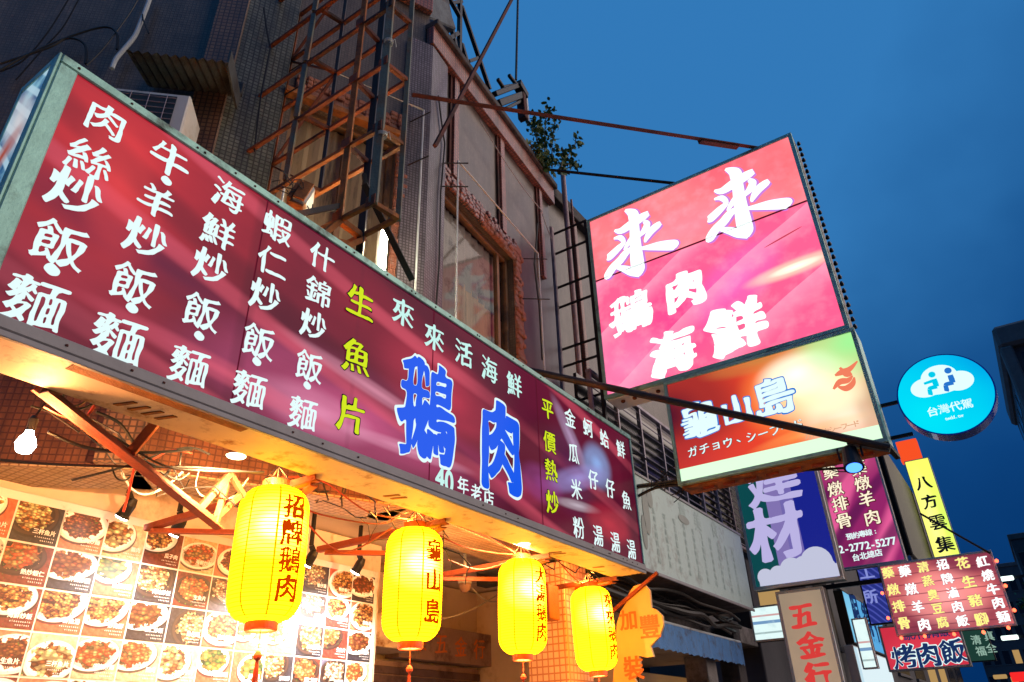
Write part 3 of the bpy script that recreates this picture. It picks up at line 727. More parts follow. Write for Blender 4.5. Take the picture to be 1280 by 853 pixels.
# inner arcade: roller shutter with its box and a header board
m = MB(); m.box(-6.69, -6.60, 6.2, 8.9, .12, 2.55, .004); sh = root('roller_shutter', 'dark closed roller shutter under the white shutter box beyond the menu board', 'shutter', (-6.6, 7.5, .12))
part('side_track', m, 'header_wall', sh)
for k in range(22):
    m = MB(); m.box(-6.6, -6.575, 6.25, 8.9, .3 + k * .1, .385 + k * .1, .01); part('slat', m, 'shutter', sh)
bx = on(535, 795, X=-6.3)
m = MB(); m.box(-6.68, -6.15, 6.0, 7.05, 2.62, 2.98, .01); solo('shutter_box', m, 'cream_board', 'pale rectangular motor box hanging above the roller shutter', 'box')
hd = root('header_board', 'brown header board with faded orange characters above the roller shutter', 'sign', (-6.5, 8.2, 2.6)); m = MB(); m.box(-6.69, -6.45, 7.07, 9.2, 2.58, 3.0, .005); part('panel', m, 'header_wall', hd)
for k, ch in enumerate('榮五金行'): m = MB(); put(m, ch, Vector((-6.446, 7.45 + k * .42, 2.79)), Ya, Za, .27, 'brush'); part('character', m, 'orange_letter', hd)
cm = root('dome_camera', 'small brown dome security camera with dangling white leads under the arcade ceiling', 'camera', on(581, 733, X=-5.3)); p = on(581, 733, X=-5.3)
m = MB(); m.lathe(p, [(.075, .09), (.08, .05), (.08, .03)], 20); m.tube([p + Vector((0, 0, .09)), Vector((p.x, p.y, 3.61))], .018, 8); part('housing', m, 'white_frame', cm)
m = MB(); m.lathe(p, [(.01, -.075), (.04, -.062), (.063, -.035), (.073, 0), (.073, .028)], 20); part('dome', m, 'header_wall', cm, smooth=True)
for a, b, s_, lb in (((500, 720), (575, 715), .1, 'white cable arriving at the dome camera from the left'), ((590, 735), (622, 752), .06, 'short white cable drooping right of the dome camera'), ((480, 765), (620, 745), .16, 'long white cable sagging below the dome camera')):
    A, B = on(*a, X=-5.3), on(*b, X=-5.3); m = MB(); m.tube([A.lerp(B, t / 12) - Za * s_ * math.sin(PI * t / 12) for t in range(13)], .008, 5)
    solo('cable', m, 'cable_grey', lb, 'cable', 'white cables by the dome camera')

# ================================================================== the long red signboard
SX = -3.0; SY0, SY1, SZ0, SZ1 = .73, 6.85, 3.085, 4.535; SD = .365
BIG = root('long_signboard', 'long dark red lit signboard over the shop with big blue characters near its right end', 'signboard', (SX - SD / 2, 3.8, SZ0))
m = MB(); m.box(SX - SD, SX - .012, SY0 + .004, SY1 - .004, SZ0 + .012, SZ1 - .004); part('cabinet', m, 'sign_frame_green', BIG)
fr_ = [(SY0, SY1, SZ1 - .055, SZ1), (SY0, SY1, SZ0, SZ0 + .06)]
for k, (a, b, c, d) in enumerate(fr_):
    m = MB(); m.box(SX - .05, SX + .012, a, b, c, d, .006); part('frame_rail', m, 'sign_frame_green' if k == 0 else 'band_grey', BIG)
for a in (SY0, SY1 - .035):
    m = MB(); w = .085 if a == SY0 else .035; m.box(SX - .049, SX + .011, a, a + w, SZ0 + .061, SZ1 - .056, .006); part('frame_stile', m, 'sign_frame_green', BIG)
n = Nodes('sign_face_long')       # u = metres along the street, v = metres up
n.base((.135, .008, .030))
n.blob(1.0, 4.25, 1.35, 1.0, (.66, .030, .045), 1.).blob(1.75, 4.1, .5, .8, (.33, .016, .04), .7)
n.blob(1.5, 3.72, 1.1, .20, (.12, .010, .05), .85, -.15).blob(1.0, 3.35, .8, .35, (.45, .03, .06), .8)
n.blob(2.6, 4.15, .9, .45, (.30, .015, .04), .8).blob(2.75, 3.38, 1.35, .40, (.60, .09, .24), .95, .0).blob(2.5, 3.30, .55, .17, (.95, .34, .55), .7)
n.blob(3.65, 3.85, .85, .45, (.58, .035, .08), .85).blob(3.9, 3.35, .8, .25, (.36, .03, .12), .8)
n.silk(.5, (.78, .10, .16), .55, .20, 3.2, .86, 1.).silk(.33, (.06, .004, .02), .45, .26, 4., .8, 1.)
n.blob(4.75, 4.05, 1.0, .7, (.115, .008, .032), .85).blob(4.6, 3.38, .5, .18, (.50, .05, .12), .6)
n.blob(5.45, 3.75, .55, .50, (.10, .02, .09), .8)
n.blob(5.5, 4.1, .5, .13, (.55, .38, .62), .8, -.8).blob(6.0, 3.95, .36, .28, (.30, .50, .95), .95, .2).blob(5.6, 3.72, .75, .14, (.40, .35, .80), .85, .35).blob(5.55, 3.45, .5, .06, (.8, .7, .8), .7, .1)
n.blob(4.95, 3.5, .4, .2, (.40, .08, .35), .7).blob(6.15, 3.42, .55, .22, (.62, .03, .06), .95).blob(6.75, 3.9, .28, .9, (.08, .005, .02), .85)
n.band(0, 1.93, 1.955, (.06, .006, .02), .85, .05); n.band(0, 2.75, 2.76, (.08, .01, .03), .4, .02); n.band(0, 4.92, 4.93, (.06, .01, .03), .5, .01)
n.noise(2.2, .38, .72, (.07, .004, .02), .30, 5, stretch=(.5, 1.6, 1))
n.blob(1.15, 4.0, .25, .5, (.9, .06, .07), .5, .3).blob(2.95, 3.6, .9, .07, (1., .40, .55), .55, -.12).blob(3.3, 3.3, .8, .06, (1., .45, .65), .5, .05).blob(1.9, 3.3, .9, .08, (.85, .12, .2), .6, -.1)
n.done(.98)
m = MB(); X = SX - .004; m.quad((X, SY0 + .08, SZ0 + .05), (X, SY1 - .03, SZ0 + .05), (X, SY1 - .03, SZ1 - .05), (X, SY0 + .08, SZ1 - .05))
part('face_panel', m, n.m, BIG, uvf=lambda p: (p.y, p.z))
# seams between face sheets
glow('txt_maroon', (.10, .008, .02), 1.)
for y in (1.95, 3.5, 4.93): m = MB(); m.box(SX - .006, SX + .0, y, y + .006, SZ0 + .06, SZ1 - .056); part('seam', m, 'txt_maroon', BIG)
def col_text(parent, plane, chars, size, style, mat, name='lettering', off=.0, sx=1., tilt=0.):
    """chars: (character, px, py) centres read off the photo, set on the sign's own plane"""
    nm = 'character_outline' if style in ('fatter', 'rim', 'midrim') else 'character'
    for t in chars:
        m = MB(); ch, px, py = t[:3]; s = t[3] if len(t) > 3 else size
        if plane[0] == 'X': O = on(px, py, X=plane[1]); U = Ya; O.x += off
        else: O = on(px, py, Y=plane[1]); U = Xa; O.y -= off
        put(m, ch, O, U, Za, s, style, sx=sx); o = part(nm, m, mat, parent)
        uvl = o.data.uv_layers[0].data; og = origin_of(parent)
        for lp in o.data.loops: co = o.data.vertices[lp.vertex_index].co + og; uvl[lp.index].uv = (co.y, co.z)
    return o
TX = SX + .004; PX_ = ('X', TX)
C1 = [('肉', 133, 151, .205), ('絲', 113, 199, .215), ('炒', 95, 240), ('飯', 76, 305, .235), ('・', 65, 337), ('麵', 45, 378)]
C2 = [('牛', 213, 200), ('・', 208, 226), ('羊', 196, 252, .20), ('炒', 183, 298), ('飯', 168, 355), ('・', 165, 385), ('麵', 148, 424, .25)]
C3 = [('海', 286, 245), ('鮮', 273, 290), ('炒', 264, 333), ('飯', 253, 390), ('・', 249, 420), ('麵', 237, 458)]
C4 = [('蝦', 347, 285), ('仁', 341, 328), ('炒', 332, 370), ('飯', 324, 427), ('・', 321, 452), ('麵', 312, 487)]
C5 = [('什', 403, 322), ('錦', 398, 365), ('炒', 392, 406), ('飯', 387, 458), ('・', 384, 482), ('麵', 379, 517)]
for c, s in ((C1, .245), (C2, .222), (C3, .212), (C4, .212), (C5, .205)): col_text(BIG, PX_, c, s, 'brush', 'txt_white')
col_text(BIG, PX_, [('生', 451, 378), ('魚', 446, 446), ('片', 439, 518)], .25, 'rim', 'txt_black', off=-.002)
col_text(BIG, PX_, [('生', 451, 378), ('魚', 446, 446), ('片', 439, 518)], .25, 'brush', 'txt_yellow')
col_text(BIG, PX_, [('來', 504, 391), ('來', 543, 422), ('活', 580, 442), ('海', 612, 462), ('鮮', 643, 481)], .235, 'brush', 'txt_cyan')
big = [('鵝', 535, 512, .80), ('肉', 627, 558, .78)]
col_text(BIG, PX_, big, .7, 'fatter', 'txt_white', off=-.003, sx=.76)
n = Nodes('big_blue'); n.base((.004, .10, .86)).blob(5.15, 4.0, .45, .35, (.09, .03, .55), .9).blob(5.75, 3.35, .42, .35, (.02, .38, .85), 1.).done(1.)
o = col_text(BIG, PX_, big, .7, 'fat', n.m, sx=.76)
col_text(BIG, PX_, [('4', 550, 597, .22), ('0', 561.5, 602, .22)], .2, 'bold', 'txt_cyan', sx=.85)
col_text(BIG, PX_, [('年', 579, 607), ('老', 595.5, 616), ('店', 611, 623)], .135, 'brush', 'txt_white')
col_text(BIG, PX_, [('平', 684.5, 512), ('價', 687, 553), ('熱', 689, 588), ('炒', 690.7, 628)], .21, 'rim', 'txt_black', off=-.002)
col_text(BIG, PX_, [('平', 684.5, 512), ('價', 687, 553), ('熱', 689, 588), ('炒', 690.7, 628)], .21, 'brush', 'txt_yellow')
for c in ([('金', 712.7, 522.7), ('瓜', 717, 567), ('米', 720.7, 611.8), ('粉', 723.5, 660)], [('蚵', 735, 535), ('仔', 741.8, 600), ('湯', 747.9, 670)],
          [('蛤', 755.4, 548.5), ('仔', 762.9, 611), ('湯', 769.4, 678)], [('鮮', 776, 561.6), ('魚', 783, 625.8), ('湯', 789.5, 687)]):
    col_text(BIG, PX_, c, .205, 'brush', 'txt_white')
# end picture of a seafood dish
n = Nodes('end_picture'); n.base((.03, .12, .30)).noise(6, .4, .65, (.30, .62, .80), .9).silk(3., (.55, .80, .95), .8, .8, 3, .6, .9)
n.blob(-3.2, 4.2, .16, .4, (.75, .75, .80), 1., .6).blob(-3.22, 4.0, .12, .22, (.45, .08, .05), 1., -.5).done(.8)
m = MB(); m.box(SX - SD + .02, SX - .05, SY0 - .008, SY0 + .003, SZ0 + .06, SZ1 - .05); part('end_picture', m, n.m, BIG, uvf=lambda p: (p.x, p.z))
m = MB(); m.box(SX - .052, SX + .008, SY0 - .015, SY0 - .001, SZ0, SZ1, .003); m.box(SX - SD, SX - SD + .02, SY0 - .015, SY0 - .001, SZ0, SZ1, .003); m.box(SX - SD + .021, SX - .053, SY0 - .014, SY0 - .001, SZ1 - .045, SZ1, .003); part('end_frame', m, 'sign_frame_green', BIG)
# soffit board with slots and hatches
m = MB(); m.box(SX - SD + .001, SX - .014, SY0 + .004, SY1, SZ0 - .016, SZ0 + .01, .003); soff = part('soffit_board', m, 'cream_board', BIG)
for y in (1.55, 1.62, 1.69, 1.76, 3.4, 3.47, 5.5, 5.57, 6.3): m = MB(); m.obox((SX - SD + .13, y, SZ0 - .018), Vector((.05, .02, 0)), Vector((0, .012, 0)), Vector((0, 0, .003))); part('vent_slot', m, 'rust_orange', soff)
m = MB(); m.box(SX - .1, SX - .03, 1.2, 2.1, SZ0 - .019, SZ0 - .015); part('hatch', m, 'rust_orange', soff)
m = MB(); m.box(SX - .013, SX + .011, SY0, SY1, SZ0 - .03, SZ0 - .002, .003); part('bottom_lip', m, 'band_grey', BIG)
dl = on(655, 681, Z=SZ0 - .01)
for (px, py) in ((655, 681), (295, 571)):
    q = on(px, py, Z=SZ0 - .02); m = MB(); m.lathe((q.x, q.y, SZ0 - .022), [(.05, 0), (.055, .006)], 20); part('downlight', m, 'downlight', BIG); lamp('downlight_beam', 'SPOT', (q.x, q.y, SZ0 - .05), 340, (1., .55, .22), BIG, .05, rot=Vector((-.72, .25, -.60)).to_track_quat('-Z', 'Y').to_euler(), spot=math.radians(165))
rnd = random.Random(5); m = MB()
for k in range(40):
    y = rnd.uniform(SY0, SY1); zz = rnd.choice((SZ1 - .03, SZ0 + .03)); m.lathe((SX + .012, y, zz), [(.007, -.004), (.007, .004)], 6)
part('screw_heads', m, 'rust_dark', BIG, kind='stuff')

# bracket trusses under the sign
def truss(label, segs, mat='bracket_orange', w=.05):
    m = MB(); 
    for a, b in segs: m.angle(a, b, w * .8, .008)
    return solo('bracket', m, mat, label, 'bracket', 'steel brackets under the signboard')
t0, t1, t2, t3 = on(48, 492, X=-3.42), on(268, 662, X=-3.62), on(246, 640, X=-3.66), on(288, 592, X=-3.66)
segm = MB(); segm.angle(t0, t1, .06, .010); segm.bar(t0 + Vector((-.07, 0, .05)), t1 + Vector((-.05, 0, .05)), .022, .03)
tr = solo('truss_bracket', segm, 'bracket_orange', 'long rusty diagonal truss hanging under the signboard, left of the lanterns', 'bracket')
m = MB(); m.angle(on(168, 570, X=-3.5), on(205, 525, X=-3.45), .05, .01); part('strut', m, 'bracket_orange', tr); m = MB(); m.bar(t2, t3, .035, .035); m.bar(on(262, 655, X=-3.62), on(300, 620, X=-3.66), .028, .028); m.bar(on(268, 660, X=-3.62), on(283, 605, X=-3.66), .035, .035, b=.004); m.bar(t3, on(306, 622, X=-3.66), .028, .028)
part('strut', m, 'bracket_orange', tr)
for i, yy in enumerate((2.80, 4.05, 5.50, 6.80)):
    wx = [-4.6, -4.16, -4.12, -4.25][i]
    truss(['orange painted steel bracket above the largest lantern', 'orange painted steel bracket above the second lantern from the left', 'orange painted steel bracket above the third lantern from the left', 'orange painted steel bracket above the smallest, rightmost lantern'][i],
          [((SX - .30, yy, SZ0 - .05), (wx - .5, yy, SZ0 - .05)), ((wx - .4, yy, SZ0 - .09), (wx + .1, yy + .5, SZ0 - .09)), ((SX - .36, yy + .02, SZ0 - .07), (wx - .1, yy + .62, SZ0 + .02))])
tl = root('tube_lamp', 'glowing white tube lamp behind the top edge of the signboard, below the rusty tower', 'lamp', on(480, 318, X=-3.7)); q = on(480, 318, X=-3.7)
m = MB(); m.tube([q + Za * .28, q - Za * .3], .022, 10); part('tube', m, 'tube_white', tl); lamp('tube_light', 'POINT', q + Vector((.12, -.05, 0)), 26, (1., .80, .50), tl, .1)
m = MB(); m.box(q.x - .07, q.x - .03, q.y - .03, q.y + .03, q.z - .35, q.z + .33, .004); part('fitting', m, 'white_frame', tl)

# ================================================================== lanterns
n_, lt = newmat('lantern_paper')
geo = N(lt, 'ShaderNodeTexCoord').outputs['Object']
sp = N(lt, 'ShaderNodeSeparateXYZ', inp={0: geo}).outputs
dist = N(lt, 'ShaderNodeVectorMath', operation='DISTANCE', inp={0: geo, 1: (.10, -.06, .50)}).outputs['Value']
hot = RAMP(lt, dist, [(.09, 1.), (.15, .3), (.24, 0.)], 'EASE')
ec = N(lt, 'ShaderNodeMixRGB', inp={0: hot, 1: (1., .40, .002, 1), 2: (1., .50, .045, 1)}).outputs[0]
nz = N(lt, 'ShaderNodeTexNoise', inp={'Vector': geo, 'Scale': 5., 'Detail': 4.}).outputs[0]
es = N(lt, 'ShaderNodeMath', operation='MULTIPLY_ADD', inp={0: hot, 1: 1.6, 2: RAMP(lt, nz, [(.3, .9), (.7, 1.)])}).outputs[0]
es = N(lt, 'ShaderNodeMath', operation='MULTIPLY', inp={0: es, 1: 12.}).outputs[0]
em = N(lt, 'ShaderNodeEmission', inp={0: ec, 1: es}).outputs[0]
finish(lt, em)
glow('lantern_rib', (.62, .30, .004), 1.0); glow('lantern_seam', (.95, .55, .0), .95); glow('lantern_ink', (.72, .06, .0), .9)
R0, H0 = .212, .78
def prof(z):
    """lantern radius at height z above its bottom (0..H0)"""
    t = z / H0; e = .17
    if t < e: k = (e - t) / e; return R0 * (.40 + .58 * math.sqrt(max(0, 1 - k * k)))
    if t > 1 - e: k = (t - 1 + e) / e; return R0 * (.40 + .58 * math.sqrt(max(0, 1 - k * k)))
    return R0 * (.98 + .02 * math.sin((t - e) / (1 - 2 * e) * PI))
def lantern(loc, label, chars, scale, rot, tiltv):
    r = root('paper_lantern', label, 'lantern', loc, 'lit yellow lanterns hanging under the signboard')
    nz_ = 108; n = 48; m = MB(); rings = []
    zz = [H0 * i / nz_ for i in range(nz_ + 1)]
    m.lathe(Vector(loc), [(prof(z) - .0035 * abs(math.sin(z / H0 * 36 * PI)) ** .5 * -1 - .0035, z) for z in zz], n); part('paper_body', m, 'lantern_paper', r, smooth=False)
    m = MB()
    for i in range(1, 36):
        z = H0 * i / 36; rr = prof(z) - .0020
        for k in range(n):
            a0, a1 = 2 * PI * k / n, 2 * PI * (k + 1) / n; b = len(m.v)
            for (a, dr, dz) in ((a0, .0022, -.0024), (a1, .0022, -.0024), (a1, .0022, .0024), (a0, .0022, .0024)): m.v.append(Vector(loc) + Vector(((rr + dr) * math.cos(a), (rr + dr) * math.sin(a), z + dz)))
            m.f.append((b, b + 1, b + 2, b + 3))
    part('wire_ribs', m, 'lantern_rib', r, kind='stuff')
    m = MB()
    for k in range(8):
        a = 2 * PI * k / 8 + .25
        pts = [Vector(loc) + Vector(((prof(z) + .0012) * math.cos(a), (prof(z) + .0012) * math.sin(a), z)) for z in zz[1:-1:3]]
        t = Vector((-math.sin(a), math.cos(a), 0)) * .006; b = len(m.v)
        for p in pts: m.v += [p - t, p + t]
        for i in range(len(pts) - 1): m.f.append((b + 2 * i, b + 2 * i + 1, b + 2 * i + 3, b + 2 * i + 2))
    part('seams', m, 'lantern_seam', r)
    for nm, z0, z1 in (('top_cap', H0 - .004, H0 + .05), ('bottom_cap', -.05, .004)):
        m = MB(); m.lathe(Vector(loc), [(.082, z0), (.09, z0 + .006), (.09, z1 - .006), (.082, z1)], 28); m.lathe(Vector(loc), [(.0, z0 + .002), (.0, z0 + .01)], 28); part(nm, m, 'cap_red', r)
    m = MB()
    for a in (0, PI / 2, PI, 1.5 * PI): m.tube([Vector(loc) + Vector((.1 * math.cos(a), .1 * math.sin(a), H0 + .045)), Vector(loc) + Vector((0, 0, H0 + .15))], .004, 5)
    m.tube([Vector(loc) + Vector((0, 0, H0 + .14)), Vector((loc[0], loc[1], SZ0 - .03 + .0))], .005, 5); part('hanger_wire', m, 'dark_steel', r)
    m = MB(); q = Vector(loc); m.tube([q + Za * -.05, q + Za * -.14], .003, 5); m.lathe(q + Za * -.18, [(.004, -.025), (.022, -.01), (.024, .005), (.015, .022), (.004, .03)], 12)
    rnd = random.Random(len(label))
    for k in range(14): a = rnd.uniform(0, 6.28); m.tube([q + Vector((.004 * math.cos(a), .004 * math.sin(a), -.2)), q + Vector((.012 * math.cos(a), .012 * math.sin(a), -.28)), q + Vector((.016 * math.cos(a), .016 * math.sin(a), -.42))], .0035, 4)
    part('tassel', m, 'tassel_red', r)
    nC = len(chars); s = scale; top = H0 * .90; step = (H0 * .80) / nC
    for k, ch in enumerate(chars):
        zc = top - (k + .5) * step
        def wrap(a, b, zc=zc):
            z = min(max(zc + b, .01), H0 - .01); rr = prof(z) + .004; an = rot + a / rr
            return Vector(loc) + Vector((rr * math.cos(an), rr * math.sin(an), z))
        m = MB(); put(m, ch, None, None, None, s, 'lant', wrap=wrap); part('character', m, 'lantern_ink', r)
    r.rotation_euler = (.02 * math.sin(len(label) * 1.7), .022 * math.cos(len(label) * 2.3), 0)
    lamp('lantern_bulb', 'POINT', Vector(loc) + Vector((0, 0, -.10)), 14, (1., .42, .10), r, .10)
    lamp('lantern_bulb', 'POINT', Vector(loc) + Vector((-.05, 0, H0 + .10)), 55, (1., .26, .04), r, .06)
    return r
LP = [(326, 783 + 2, '招牌鵝肉', 'largest yellow paper lantern, hanging furthest left in front of the menu board'),
      (513, 808, '龜山島', 'second yellow paper lantern from the left, beside the right edge of the menu board'),
      (654, 823, '大湯鵝肉', 'third yellow paper lantern from the left, in front of the orange tiled column'),
      (748, 843, '來來鵝肉', 'smallest yellow paper lantern, hanging furthest right next to the orange cut-out board')]
for px, py, chs, lab in LP:
    q = on(px, py, X=-3.6); q.z += .03
    lantern(q, lab, chs, .155 if len(chs) == 4 else .17, -.07, 0)

# bare bulb, cables
q = on(32, 556, X=-3.72); bl = root('bare_bulb', 'bare bright white bulb hanging on its flex at the far left under the signboard', 'light bulb', q)
m = MB(); m.lathe(q, [(.01, -.045), (.032, -.035), (.045, 0), (.036, .03), (.02, .055), (.018, .07)], 18); part('glass_bulb', m, 'bulb_white', bl, smooth=True)
m = MB(); m.lathe(q, [(.02, .07), (.022, .13), (.012, .15)], 14); m.tube([q + Za * .14, q + Vector((.02, .04, .3)), q + Vector((.03, .12, .42))], .006, 6); part('holder', m, 'cable_black', bl)
lamp('bulb_light', 'POINT', q, 190, (1., .38, .10), bl, .06)
rnd = random.Random(21)
def cable(pts, r, mat, label, n=5, sm=6, cat='cable', group=None):
    """smooth cable through points"""
    out = []
    P = [Vector(p) for p in pts]
    for i in range(len(P) - 1):
        a, b, c, d = P[max(i - 1, 0)], P[i], P[i + 1], P[min(i + 2, len(P) - 1)]
        for j in range(sm):
            t = j / sm; out.append(.5 * ((2 * b) + (c - a) * t + (2 * a - 5 * b + 4 * c - d) * t * t + (3 * b - a - 3 * c + d) * t ** 3))
    out.append(P[-1]); m = MB(); m.tube(out, r, n); return solo('cable', m, mat, label, cat, group)
def pxs(lst, X): return [on(a, b, X=X) for a, b in lst]
tang = 'tangled cables under the signboard'
TL = ['cable looping down at the upper end of the long rusty truss', 'short slack cable below the loop at the upper end of the rusty truss', 'lowest slack red cable at the upper end of the rusty truss', 'small hanging loop just left of the first clamp spotlight', 'grey cable swinging low from the first clamp spotlight towards the truss strut',
 'shallow black loop right of the first clamp spotlight', 'small black loop touching the middle of the truss', 'straight cable end hanging beside the first clamp spotlight', 'thin stray wire dangling from the soffit left of the truss', 'thick hose bending down beside the truss struts and back up to the lantern', 'long thin cable stretched level from the far left to the largest lantern', 'second long cable sagging right of the bare bulb',
 'short arched red cable above the middle of the truss', 'cable rising and falling in front of the arcade beam']
cable(pxs([(52, 490), (95, 520), (140, 545), (200, 580), (240, 588), (330, 590)], -3.55), .006, 'cable_black', 'black cable running along the long rusty truss', group=tang)
for k, l in enumerate(([(110, 470), (108, 500), (85, 508), (80, 488), (100, 478)], [(60, 500), (75, 508), (95, 512), (115, 505), (120, 490)], [(55, 508), (80, 520), (105, 522), (118, 508)],
        [(140, 584), (146, 598), (158, 600), (170, 588)], [(152, 590), (165, 612), (185, 618), (210, 606), (228, 590)], [(175, 585), (190, 600), (205, 596), (215, 583)],
        [(200, 590), (222, 600), (236, 592)], [(168, 584), (160, 620), (154, 640)], [(120, 515), (150, 530), (170, 560)], [(248, 590), (245, 610), (258, 622), (290, 622), (310, 598)],
        [(0, 575), (60, 580), (140, 583), (250, 585), (330, 592)], [(60, 540), (110, 560), (180, 566), (240, 562)], [(190, 575), (215, 563), (240, 567)], [(90, 600), (150, 585), (230, 560), (262, 568)])):
    cable([on(a, b, X=-3.6 - .05 * (k % 5)) for a, b in l], .005 + .002 * (k % 3), ['cable_black', 'cable_black', 'cable_red', 'cable_black', 'cable_grey'][k % 5], TL[k], group=tang)
RL = ['thin red cable sagging deepest between the first and second lanterns', 'thin red cable from the largest lantern stepping down to the second', 'straighter thin red cable just above the deepest sagging one', 'thin red cable from the second lantern to the top of the third',
 'second, lower thin red cable between the second and third lanterns', 'thin red cable between the third and the rightmost lantern', 'red cable dropping steeply behind the third lantern to the rightmost', 'short level red cable in front of the dome camera']
for k, l in enumerate(([(345, 600), (380, 650), (430, 690), (490, 660)], [(345, 598), (400, 600), (460, 640), (515, 650)], [(352, 612), (390, 640), (470, 655), (500, 645)], [(515, 648), (560, 640), (600, 665), (650, 695)],
          [(520, 652), (570, 680), (610, 690), (648, 694)], [(654, 692), (680, 715), (700, 722), (738, 735)], [(675, 655), (690, 690), (720, 725), (742, 733)], [(560, 700), (600, 712), (640, 700)])):
    cable([on(a, b, X=-3.66) for a, b in l], .006, 'cable_red', RL[k], group='red cables between the lanterns')
rnd = random.Random(77); m = MB()
for k in range(26):
    y = rnd.uniform(1.1, 6.4); v = [Vector((-3.45 - rnd.uniform(0, .35), y, SZ0 + rnd.uniform(-.05, .12)))]
    for _ in range(rnd.randint(4, 8)): v.append(v[-1] + Vector((rnd.uniform(-.09, .07), rnd.uniform(-.03, .16), rnd.uniform(-.10, .085))))
    m.tube(v, rnd.choice((.003, .004, .006)), 4)
solo('loose_wires', m, 'cable_black', 'mess of thin loose wires hanging along the back of the signboard', 'cable', kind='stuff')
m = MB()
q = on(688, 752, X=-4.0); m.box(q.x - .10, q.x + .05, q.y - .12, q.y + .10, q.z - .18, q.z + .16, .01)
tb = solo('terminal_box', m, 'bracket_orange', 'orange-red painted box fixed to the tiled column behind the last two lanterns', 'box')

# ================================================================== air conditioner, little tin awning, pipes on the dark angled wall
ac = root('air_conditioner', 'white air conditioner with a dark grille behind the left end of the signboard', 'air conditioner', FC.P(FC.L - .7, 5.85, .45))
sR, zT, _ = FC.hit(238, 117, .62)
s1 = sR; s0 = sR - .95; z1 = zT; z0 = z1 - .62
m = MB(); FC.box(m, s0, s1, z0, z1, .22, .60, .012); part('casing', m, 'ac_white', ac)
m = MB(); FC.box(m, s0 + .05, s1 - .10, z0 + .05, z1 - .04, .598, .606); part('grille_recess', m, 'ac_dark', ac)
for k in range(9):
    m = MB(); z = z0 + .07 + k * .06; m.tube([FC.P(s0 + .05, z, .615), FC.P(s1 - .10, z, .615)], .0035, 5); part('grille_bar', m, 'slat_grey', ac)
for k in range(6):
    m = MB(); s = s0 + .08 + k * .14; m.tube([FC.P(s, z0 + .05, .62), FC.P(s, z1 - .04, .62)], .003, 5); part('grille_bar', m, 'slat_grey', ac)
m = MB(); m.bar(FC.P(s1 + .03, z0 - .05, .0), FC.P(s1 + .03, z0 - .05, .68), .04, .04); m.bar(FC.P(s1 + .03, z0 - .4, .0), FC.P(s1 + .03, z0 - .07, .6), .03, .03); m.bar(FC.P(s0, z0 - .05, .0), FC.P(s0, z0 - .05, .68), .04, .04); part('bracket', m, 'rust_orange', ac)
aw = root('tin_awning', 'small dark corrugated tin awning above the air conditioner', 'awning', FC.P(s1 - .5, z1 + .3, .3))
a0 = FC.hit(160, 85, .5)[0]; a1 = FC.hit(288, 92, .5)[0]; za = FC.hit(290, 90, .5)[1]
n = 44; m = MB()
for i in range(n):
    u0, u1 = a0 + (a1 - a0) * i / n, a0 + (a1 - a0) * (i + 1) / n; h0, h1 = .018 * math.sin(i * 1.57), .018 * math.sin((i + 1) * 1.57)
    m.quad(FC.P(u0, za + .16 + h0, .08), FC.P(u0, za - .02 + h0, .62), FC.P(u1, za - .02 + h1, .62), FC.P(u1, za + .16 + h1, .08))
part('sheet', m, 'tin_dark', aw)
m = MB(); FC.box(m, a0, a1, za + .18, za + .34, .05, .09, .004); FC.box(m, a1 - .02, a1, za - .04, za + .16, .1, .6); part('flashing', m, 'tin_dark', aw)
wp = [FC.hit(px, py, .1)[2] for px, py in ((190, -12), (185, 5), (176, 28), (168, 46), (154, 63), (145, 74), (140, 86))]
cable(wp, .022, 'white_pipe', 'pale drain hose bending down the dark angled wall', 8, 4, 'pipe')
for k, l in enumerate(([(0, 88), (40, 66), (90, 45), (130, 34), (146, 42), (146, 62)], [(0, 80), (60, 60), (85, 48), (106, 56), (107, 80)], [(98, 0), (78, 35), (55, 60), (20, 100)], [(108, 82), (130, 60), (160, 20), (172, 0)], [(85, 0), (60, 40), (30, 75), (0, 90)], [(178, 18), (180, 28), (186, 42)])):
    cable([FC.hit(a, b, .12)[2] for a, b in l], .012 if k < 2 else .007, 'cable_black', ['thick black cable arching across the dark angled wall', 'black cable looping below the thick arch on the dark angled wall', 'thin cable slanting up the dark angled wall at the top left corner', 'thin cable rising beside the pale drain hose', 'second thin cable slanting up at the top left corner', 'short twig of wire tied to the pale drain hose'][k])

# ================================================================== rusty lattice tower
Z = [EYE + v for v in (3.41, 4.145, 4.88, 5.615, 6.35, 7.09)]
tw = root('lattice_tower', 'rusty steel lattice tower standing out from the wall above the signboard', 'steel tower', (-3.4, 3.0, 4.6))
A1 = on(444.5, 101, Z=Z[2]); A2 = on(468, 124, Z=Z[2]); A3 = on(482, 80, Z=Z[2]); A4 = on(509, 101, Z=Z[2]); W1 = on(313, 129, Z=Z[3]); W2 = on(351, 139, Z=Z[3])
def at(p, z): return Vector((p.x, p.y, z))
for p, w, mt, zb in ((A1, .045, 'rust_orange', Z[0] - .03), (A2, .055, 'black_steel', Z[0] - .9), (A3, .062, 'green_grey_steel', Z[0] - .02), (A4, .04, 'green_grey_steel', Z[0] - .02)):
    m = MB(); m.bar(at(p, zb), at(p, Z[5] + .6), w, w, up=(A4 - A1), b=.003); part('post', m, mt, tw)
rp = lambda p, q, z, w=.042, mt='rust': part('rung', MB().bar(at(p, z), at(q, z), w, w, b=.003), mt, tw)
